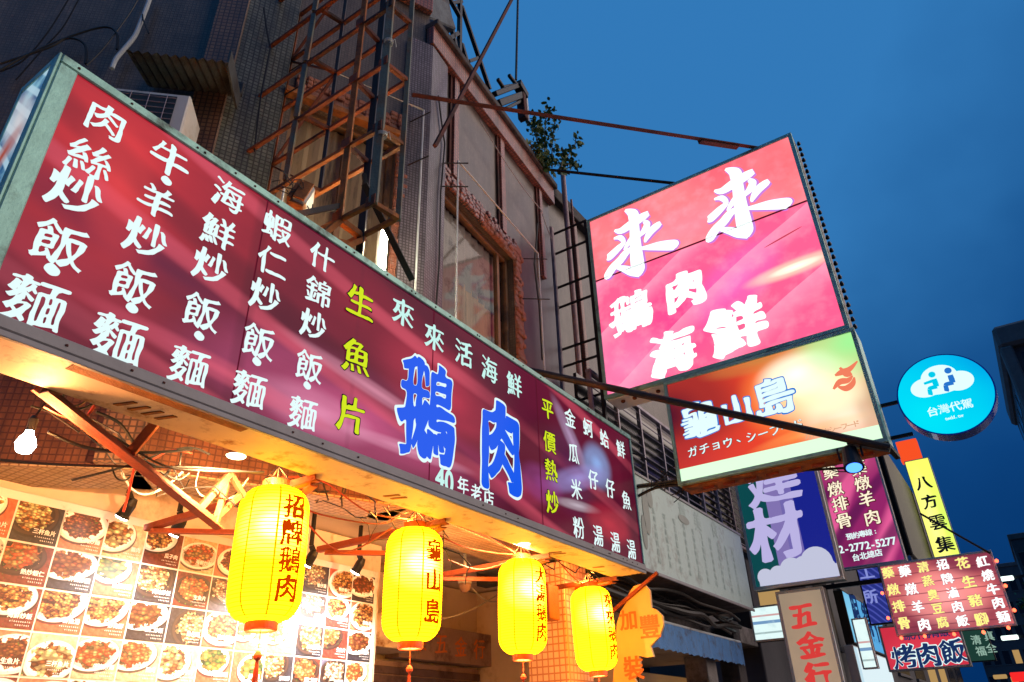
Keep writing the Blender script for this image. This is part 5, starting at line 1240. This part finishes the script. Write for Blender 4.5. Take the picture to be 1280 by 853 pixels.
m = MB(); m.tube([on(800, 733, Y=7.6), on(804, 729, Y=7.6)], .01, 6); part('hook', m, 'rust_dark', ob)

# ================================================================== further signs along the street
def sgn(name, label, Y, X0, X1, Z0, Z1, D, fw, face, frame='white_frame', cab='board_black'):
    r = root(name, label, 'signboard', ((X0 + X1) / 2, Y, Z0)); box_sign(r, Y, X0, X1, Z0, Z1, D, fw, face, frame, cab); return r
def rect(Y, tl, br): a, b = on(*tl, Y=Y), on(*br, Y=Y); return min(a.x, b.x), max(a.x, b.x), min(a.z, b.z), max(a.z, b.z)
# building materials sign
Y = 13.0; X0, X1, Z0, Z1 = -3.72, -2.24, EYE + 2.21, EYE + 5.0
n = Nodes('materials_face'); n.base((.004, .075, .085)).band(0, .50, .74, (.26, .20, .52), 1.).band(0, .74, 1.0, (.20, .16, .50), 1.).band(0, .97, 1.6, (.012, .02, .30), 1.)
n.done(.85)
MS = sgn('building_materials_sign', 'green violet and blue sign with one big pale character and clouds along its bottom', Y, X0, X1, Z0, Z1, .25, .05, n.m, 'white_frame')
m = MB()
for (u, r1) in ((.24, .14), (.46, .15), (.70, .20), (.92, .20), (1.12, .26), (1.25, .16)): m.disc((X0 + u, Y - .004 - u * .001, Z0 + .055 + r1), Xa, Za, r1, r1, .001, 24)
m.box(X0 + .12, X1 - .05, Y - .006, Y - .003, Z0 + .055, Z0 + .26)
part('cloud_band', m, glow('cloud_pale', (.60, .62, .80), .9), MS)
col_text(MS, ('Y', Y), [('材', 970, 665, .98), ('建', 964, 598, .98)], 1, 'boldrim', 'txt_paleblue', off=.010)
# hardware sign
Y = 13.1; X0, X1, Z0, Z1 = -3.40, -2.62, .9, EYE + 2.16
n = Nodes('hardware_face'); n.base((.34, .25, .17)).blob(.4, 1.6, .6, 1.6, (.46, .30, .20), .8).noise(3, .4, .7, (.30, .22, .16), .4).done(1.)
HS = sgn('hardware_sign', 'narrow upright tan sign with red characters below the building materials sign', Y, X0, X1, Z0, Z1, .22, .045, n.m)
col_text(HS, ('Y', Y), [('五', 1003, 770, .42), ('金', 1014, 806, .42), ('行', 1023, 845, .42)], .4, 'fat', glow('hardware_ink', (.72, .05, .045), .95), off=.008)
# mutton and rib sign
Y = 15.5; X0, X1, Z0, Z1 = -2.70, -1.50, EYE + 2.80, EYE + 5.1
n = Nodes('ribs_face'); n.base((.30, .02, .14)).silk(.35, (.85, .12, .34), .9, -.9, 5., .5, .95).silk(.5, (.10, .01, .08), .8, -.7, 6., .6, 1.).blob(.6, 2.2, .9, .7, (.70, .10, .25), .8).blob(.3, .25, .4, .4, (.08, .01, .05), .8).done(1.)
RB = sgn('pink_silk_sign', 'pink and purple silk-patterned upright sign with cream characters and a telephone number', Y, X0, X1, Z0, Z1, .2, .04, n.m)
c1 = [('藥', 1038, 590), ('燉', 1044, 611), ('排', 1050, 630), ('骨', 1055, 651)]; c2 = [('藥', 1073, 585), ('燉', 1078, 604), ('羊', 1083, 624), ('肉', 1090, 647)]
for c in (c1, c2): col_text(RB, ('Y', Y), c, .31, 'fatter', 'txt_maroon', off=.003); col_text(RB, ('Y', Y), c, .31, 'brush', glow('ribs_cream', (.95, .85, .62), 1.1), off=.008)
t1 = '預約專線:'; t2 = '02-2772-5277'; t3 = '台北總店'
def row(parent, Y, a, b, txt, s, style, mat, off=.006, sx=1.):
    k = len(txt) - 1; return col_text(parent, ('Y', Y), [(c, a[0] + (b[0] - a[0]) * i / k, a[1] + (b[1] - a[1]) * i / k) for i, c in enumerate(txt)], s, style, mat, off=off, sx=sx)
row(RB, Y, (1062, 671), (1094, 664), t1, .13, 'bold', 'txt_white'); row(RB, Y, (1045, 688), (1117, 676), t2, .20, 'bold', 'txt_white', sx=.9); row(RB, Y, (1070, 697), (1098, 691), t3, .14, 'bold', 'txt_white')
m = MB(); m.box(X1 + .02, X1 + .10, Y + .3, Y + 6.8, Z0 + .16, Z1 + .2, .02); m.box(X0 + .2, X1 + .02, Y + .3, Y + .42, Z0 + .16, Z1 + .2, .02)
solo('blank_sign', m, 'board_black', 'unlit black back of a sign between the pink silk sign and the yellow sign', 'signboard')
# yellow upright sign
Y = 20.; X0, X1, Z0, Z1 = -1.36, -.80, EYE + 3.2, EYE + 6.0
n = Nodes('yellow_face'); n.base((.85, .85, .10)).band(1, -1, 9, (.86, .86, .12), 1.).blob(.5, 1.2, .35, 1.8, (.50, .90, .12), .7).blob(.2, 1.2, .25, 1.6, (1., .95, .35), .6).done(1.3)
YS = sgn('yellow_sign', 'narrow yellow lit sign with black brushed characters', Y, X0, X1, Z0, Z1, .25, .02, n.m, 'txt_limegreen' if 'txt_limegreen' in MATS else 'white_frame')
col_text(YS, ('Y', Y), [('八', 1154, 604, .36), ('方', 1162, 627, .36), ('雲', 1172, 653, .38), ('集', 1181, 680, .38)], .34, 'lant', 'txt_black', off=.01)
m = MB(); m.box(X0 - .06, X1 - .14, Y + .02, Y + .3, Z1 + .01, Z1 + .55, .01); part('orange_cap', m, glow('cap_orange', (1., .09, .02), .95), YS)
# wooden-patterned menu sign hung with red bulbs
Y = 15.3; X0, X1, Z0, Z1 = X_ = rect(Y, (1097, 707), (1272, 782))
Z1 = on(1240, 687, Y=Y).z * .5 + on(1097, 707, Y=Y).z * .5
n = Nodes('plank_face'); n.base((.16, .025, .045))
n.noise(1.2, .4, .75, (.70, .16, .14), .9, 2, stretch=(.6, 1, 1)).blob((X1 - X0) * .5, (Z1 - Z0) * .45, .8, .6, (.85, .30, .28), .8)
for k in range(7): n.band(1, .12 + k * .18, .135 + k * .18, (.10, .015, .03), .8, .006)
n.done(1.7)
WS = sgn('plank_menu_sign', 'wide plank-patterned lit sign with six columns of characters and red bulbs round it', Y, X0, X1, Z0, Z1, .18, .035, n.m)
rows4 = ['藥燉排骨', '藥燉羊肉', '清蒸臭豆腐', '招牌滷肉飯', '花生豬腳', '紅燒牛肉麵']; yel = (0, 2, 4)
tops = [(1110, 716), (1131, 714), (1154, 709), (1178, 706), (1203, 704), (1228, 702)]; bots = [(1130, 779), (1155, 781), (1178, 778), (1203, 776), (1227, 774), (1254, 771)]
for k, tx in enumerate(rows4):
    c = [(ch, tops[k][0] + (bots[k][0] - tops[k][0]) * i / (len(tx) - 1), tops[k][1] + (bots[k][1] - tops[k][1]) * i / (len(tx) - 1)) for i, ch in enumerate(tx)]
    col_text(WS, ('Y', Y), c, .21 if len(tx) == 4 else .19, 'fatter', glow('plank_glow', (.62, .18, .22), 1.) if 'plank_glow' not in MATS else 'plank_glow', off=.003)
    col_text(WS, ('Y', Y), c, .21 if len(tx) == 4 else .19, 'lant', (glow('plank_yellow', (.95, .90, .25), 1.1) if 'plank_yellow' not in MATS else 'plank_yellow') if k in yel else 'txt_pinkwhite', off=.008)
for (a, b) in ((725, 440), (755, 525), (785, 608), (765, 668), (680, 683), (580, 690), (400, 703), (355, 635), (335, 550), (480, 697)):
    p = on(980 + a / 2.727, 540 + b / 2.727, Y=Y - .06); m = MB(); m.lathe(p, [(.008, -.03), (.026, -.015), (.028, .01), (.012, .03)], 10)
    part('red_bulb', m, 'led_red', WS)
m = MB(); m.tube([on(1150, 642, Y=Y - .02), on(1190, 665, Y=Y - .02), on(1238, 692, Y=Y - .02)], .02, 6); part('hanging_rod', m, 'black_steel', WS)
m = MB(); m.box(X0 - 1.2, X0 + .1, Y + .05, Y + .12, Z1 - .3, Z1 - .22); part('mount_arm', m, 'black_steel', WS)
# roast meat rice
Y = 17.2; X0, X1, Z0, Z1 = -2.56, -1.10, EYE + 1.07, EYE + 1.92
n = Nodes('roast_face'); n.base((.62, .03, .06)).blob(.7, .3, .9, .5, (.85, .06, .10), .7).done(1.)
RS = sgn('roast_rice_sign', 'red sign with three dark blue white-edged characters under the plank-patterned sign', Y, X0, X1, Z0, Z1, .2, .04, n.m)
rc = [('烤', 1130, 821), ('肉', 1160, 819), ('飯', 1191, 814)]
col_text(RS, ('Y', Y), rc, .45, 'fatter', 'txt_white', off=.004); col_text(RS, ('Y', Y), rc, .45, 'lant', glow('roast_ink', (.01, .03, .12), 1.), off=.010)
row(RS, Y, (1135, 795), (1180, 790), '原汁排骨飯', .18, 'bold', 'roast_ink')
# dark green halal sign
Y = 18.6; X0, X1, Z0, Z1 = rect(Y, (1200, 786), (1246, 826)); Z1 += .55
n = Nodes('halal_face'); n.base((.012, .045, .035)).done(1.)
GS = sgn('dark_green_sign', 'small dark green sign with pale characters right of the red roast sign', Y, X0, X1, Z0, Z1, .15, .02, n.m, 'board_black')
col_text(GS, ('Y', Y), [('清', 1220, 800), ('真', 1236, 795), ('福', 1226, 814), ('全', 1239, 810)], .19, 'print', glow('green_pale', (.35, .55, .45), .8), off=.006)
# blue shop sign facing the street, white one below it
Xp = -2.62
def street_sign(name, label, X, tl, bl, tr, D, face, frame='black_steel'):
    a, b, c = on(*tl, X=X), on(*bl, X=X), on(*tr, X=X); y0, y1, z1, z0 = a.y, c.y, a.z, b.z
    r = root(name, label, 'signboard', (X, (y0 + y1) / 2, z0)); m = MB(); m.box(X - D, X - .004, y0, y1, z0, z1, .01); part('cabinet', m, frame, r)
    m = MB(); f = .03; m.quad((X, y0 + f, z0 + f), (X, y1 - f, z0 + f), (X, y1 - f, z1 - f), (X, y0 + f, z1 - f)); part('face_panel', m, face, r, uvf=lambda p: (p.y - y0, p.z - z0)); return r, y0, y1, z0, z1
n = Nodes('blue_shop_face'); n.base((.10, .40, .75)).blob(.4, .5, 1.2, .9, (.30, .75, .95), .9).done(1.)
BS, y0, y1, z0, z1 = street_sign('blue_shop_sign', 'pale blue lit shop sign with dark characters beyond the tan hardware sign', -3.3, (1052, 737), (1068, 804), (1100, 770), .2, n.m)
m = MB()
for k, ch in enumerate('眼鏡行'): put(m, ch, Vector((-3.294, y0 + (y1 - y0) * (.24 + k * .27), z0 + (z1 - z0) * .66)), Ya, Za, min(.9, (y1 - y0) * .34), 'fat')
for k in range(12): put(m, 'ABCDEFGHIKLM'[k], Vector((-3.294, y0 + (y1 - y0) * (.12 + k * .065), z0 + (z1 - z0) * .25)), Ya, Za, .13, 'bold')
m.v = m.v; part('lettering', m, 'roast_ink', BS)
n = Nodes('white_shop_face'); n.base((.75, .90, .95)).band(0, .0, .3, (.55, .75, .85), 1.).done(1.)
WW, *_ = street_sign('white_shop_sign', 'white lit shop panel below the pale blue sign', -3.3, (1066, 806), (1080, 900), (1112, 830), .2, n.m, 'white_frame')
p0, p1 = on(975, 742, Y=13.6), on(1000, 745, Y=13.6)
n = Nodes('panel_print'); n.base((.80, 1., .98)).band(1, .28, .33, (.10, .25, .5), .9).band(1, .40, .43, (.6, .2, .2), .8).band(1, .12, .15, (.2, .3, .3), .7).noise(6, .5, .7, (.55, .75, .8), .5).done(1.)
sgn('lit_panel', 'small glowing white panel left of the tan hardware sign', 13.5, -4.02, -3.48, EYE + 1.45, EYE + 2.03, .2, .03, n.m)
LPn = sgn('lit_panel', 'narrow glowing white panel right of the tan hardware sign', 14.2, -2.5, -2.26, EYE + .95, EYE + 1.75, .14, .025, n.m)
# small indigo sign behind
n = Nodes('indigo_face'); n.base((.02, .03, .22)).silk(3., (.10, .12, .55), .6, .8, 4, .6, 1.).done(1.)
IN = sgn('indigo_sign', 'small indigo sign with blue characters behind the plank-patterned sign', 17.6, -2.75, -2.28, EYE + 2.0, EYE + 3.35, .15, .03, n.m, 'board_black')
row(IN, 17.6, (1083, 716), (1088, 746), '工所', .3, 'bold', glow('indigo_ink', (.30, .35, .85), .8))
# crossbar and cables between signs
for k, (l, X, r, lab) in enumerate((([(760, 560), (800, 570), (850, 600), (900, 585), (960, 580)], -3.2, .012, 'black cable sagging from the red signboard end to the clamp under the island sign'), ([(780, 610), (830, 605), (856, 600), (930, 592), (1010, 588), (1060, 585)], -3.0, .014, 'cable bundle running below the island sign to the blue spotlight'), ([(795, 622), (820, 610), (850, 606)], -3.1, .02, 'thick black hose in front of the pale faded board'),
                              ([(1060, 590), (1040, 588), (1020, 575), (1008, 560)], -.9, .006, 'thin wire looping left of the blue spotlight'))):
    cable([on(a, b, Y=PS + .25 + .02 * k) for a, b in l], r, 'cable_black', lab)
m = MB(); m.bar(on(784, 610, Y=PS + .3), on(856, 601, Y=PS + .3), .035, .05); solo('support_pole', m, 'green_grey_steel', 'pale mottled pole running from the red signboard end to the clamp of the island sign', 'pole')
rnd = random.Random(8); m = MB(); c = on(850, 600, Y=PS + .26)
for k in range(10): v = [c + Vector((rnd.uniform(-.25, .25), rnd.uniform(-.03, .03), rnd.uniform(-.12, .12)))]; [v.append(v[-1] + Vector((rnd.uniform(-.14, .14), rnd.uniform(-.03, .03), rnd.uniform(-.12, .12)))) for _ in range(5)]; m.tube(v, .006, 4)
solo('wire_knot', m, 'cable_black', 'knot of wires at the left bottom corner of the island sign', 'cable')

# ================================================================== street walls further on and far buildings
def far_building(label, x0, x1, y0, y1, z1, cols, rows, mat, face, lit=0.15, seed=0, name='distant_building'):
    r = root(name, label, 'building', ((x0 + x1) / 2, (y0 + y1) / 2, .12)); m = MB(); m.box(x0, x1, y0, y1, .12, z1, .02); part('wall', m, mat, r)
    m = MB(); m.box(x0 - .15, x1 + .15, y0 - .15, y1 + .15, z1 - .35, z1 + .25, .05); part('parapet', m, 'far_wall2', r)
    rnd = random.Random(seed); faces = {'E': (x1, 'x', 1), 'W': (x0, 'x', -1), 'S': (y0, 'y', -1)}
    for fk in face:
        base, ax, sg = faces[fk]; L0, L1 = (y0, y1) if ax == 'x' else (x0, x1)
        for j in range(rows):
            for i in range(cols):
                w = (L1 - L0) / cols; a = L0 + (i + .18) * w; b = L0 + (i + .82) * w; z = 3.6 + j * (z1 - 4.2) / rows; h = (z1 - 4.2) / rows * .55
                def bx(mb, d0, d1, a, b, z0, z1_):
                    lo, hi = sorted((base + sg * d0, base + sg * d1))
                    mb.box(lo, hi, a, b, z0, z1_) if ax == 'x' else mb.box(a, b, lo, hi, z0, z1_)
                m = MB(); bx(m, -.02, .10, a - .06, b + .06, z - .1, z); bx(m, -.02, .08, a - .06, b + .06, z + h, z + h + .1); w_ = part('window', m, 'far_wall2', r)
                m = MB(); bx(m, -.05, .02, a, b, z + .001, z + h - .001); part('pane', m, 'win_warm' if rnd.random() < lit else 'dark_glass', w_)
    return r
far_building('dark terrace beyond the pale board carrying the upright signs', -9., -4.3, 14.8, 30, 10.5, 6, 2, 'far_wall', 'E', .2, 1)
far_building('dark far block at the end of the left side of the street', -9., -4.6, 32, 60, 13, 6, 3, 'far_wall', 'ES', .3, 2)
# tall block across the street at the right edge

q = on(1238, 409, X=5.4); q2 = on(1247, 487, X=5.4)
tb_ = root('tall_block', 'dark tall building at the right edge with a recessed framed bay under its roof corner', 'building', (9, q.y + 8, .12))
yA, yB, zz = q.y, q2.y, q.z
m = MB(); m.box(5.9, 16, yA + .9, yB, .12, zz - .5); part('wall', m, 'far_wall', tb_)
m = MB(); m.box(5.4, 16.5, yA, yB, zz - 2.2, zz, .3); part('roof_slab', m, 'far_wall2', tb_)
m = MB(); m.box(5.4, 6.4, yA, yA + 1.4, zz - 26, zz - 2.2, .15); part('corner_fin', m, 'far_wall2', tb_)
for j in range(8):
    m = MB(); m.box(6.4, 16, yA + .3, yA + .9, zz - 5.6 - j * 3.3, zz - 4.9 - j * 3.3, .05); part('balcony_band', m, 'far_wall2', tb_)
    for i in range(3): m = MB(); m.box(6.9 + i * 3, 9.1 + i * 3, yA + .85, yA + .95, zz - 4.6 - j * 3.3, zz - 2.8 - j * 3.3); part('pane', m, 'dark_glass', tb_)
    for i in range(5): d = (yB - yA - 2) / 5; m = MB(); m.box(5.86, 5.95, yA + 1.8 + i * d, yA + 1.8 + i * d + d * .6, zz - 4.9 - j * 3.3, zz - 3.2 - j * 3.3); part('pane', m, 'dark_glass', tb_)
far_building('low dark block across the street near the bottom right corner', 5.6, 12., 60, 95, 15, 6, 4, 'far_wall', 'WS', .25, 4)
far_building('dark block closing the street at the bottom right', -8., 5.2, 150, 160, 26, 9, 6, 'far_wall', 'S', .2, 5)
# street trees far down the street
def tree(label, x, y, h, seed):
    rnd = random.Random(seed); r = root('street_tree', label, 'tree', (x, y, .12), 'street trees in the distance'); m = MB()
    m.tube([(x, y, .1), (x + .1, y, h * .35), (x - .1, y + .1, h * .6)], .2, 8, radii=[.24, .18, .1]); cl = []
    for k in range(9):
        a = rnd.uniform(0, 6.28); rr = rnd.uniform(.8, 2.2); p = Vector((x + rr * math.cos(a), y + rr * math.sin(a), h * rnd.uniform(.55, .95))); m.tube([(x, y, h * rnd.uniform(.35, .55)), p], .05, 5, radii=[.09, .03]); cl.append(p)
    part('trunk', m, 'stem', r); m = MB()
    for p in cl:
        for k in range(220):
            v = Vector((rnd.gauss(0, 1), rnd.gauss(0, 1), rnd.gauss(0, .7))) * .62; c = p + v; u = Vector((rnd.uniform(-1, 1), rnd.uniform(-1, 1), rnd.uniform(-1, 1))).normalized(); w = u.orthogonal().normalized(); s_ = rnd.uniform(.12, .24)
            m.quad(c - u * s_, c - w * s_ * .5, c + u * s_, c + w * s_ * .5)
    part('crown', m, 'leaf', r, kind='stuff')
tree('dark loose-crowned tree low at the bottom right corner of the picture', 2.6, 74, 13, 1)
far_building('dark apartment block where the street bends, right of the plank-patterned sign', 1.2, 16, 96, 110, 20, 9, 6, 'far_wall', 'S', .3, 7)
# far shop lights
for k, (px, py, w, h, mt, lab) in enumerate(((1257, 723, .55, .16, 'far_tube', 'white street light high beside the right end of the plank sign'), (1262, 797, .6, .16, 'far_tube', 'white street light low beside the right end of the plank sign'), (1276, 846, .7, .35, 'led_red_dim', 'blurred red shop light in the bottom right corner'), (1250, 846, .5, .16, 'win_warm', 'dim amber shop sign left of the red light in the bottom right corner'))):
    p = on(px, py, Y=36 + k); m = MB(); m.box(p.x - w / 2, p.x + w / 2, p.y, p.y + .2, p.z - h / 2, p.z + h / 2, .03); rr = root('street_light' if k < 2 else 'shop_light', lab, 'street light' if k < 2 else 'lit sign', (p.x, p.y, p.z)); part('lamp', m, mt, rr)
    m = MB(); m.bar((p.x, p.y + .25, p.z), (p.x + 1.5, p.y + .25, p.z + .1), .1, .1); m.bar((p.x + 1.5, p.y + .25, .12), (p.x + 1.5, p.y + .25, p.z + .3), .14, .14); part('pole', m, 'black_steel', rr)

bpy.data.objects.remove(_txt_o); bpy.data.curves.remove(_txt_c)
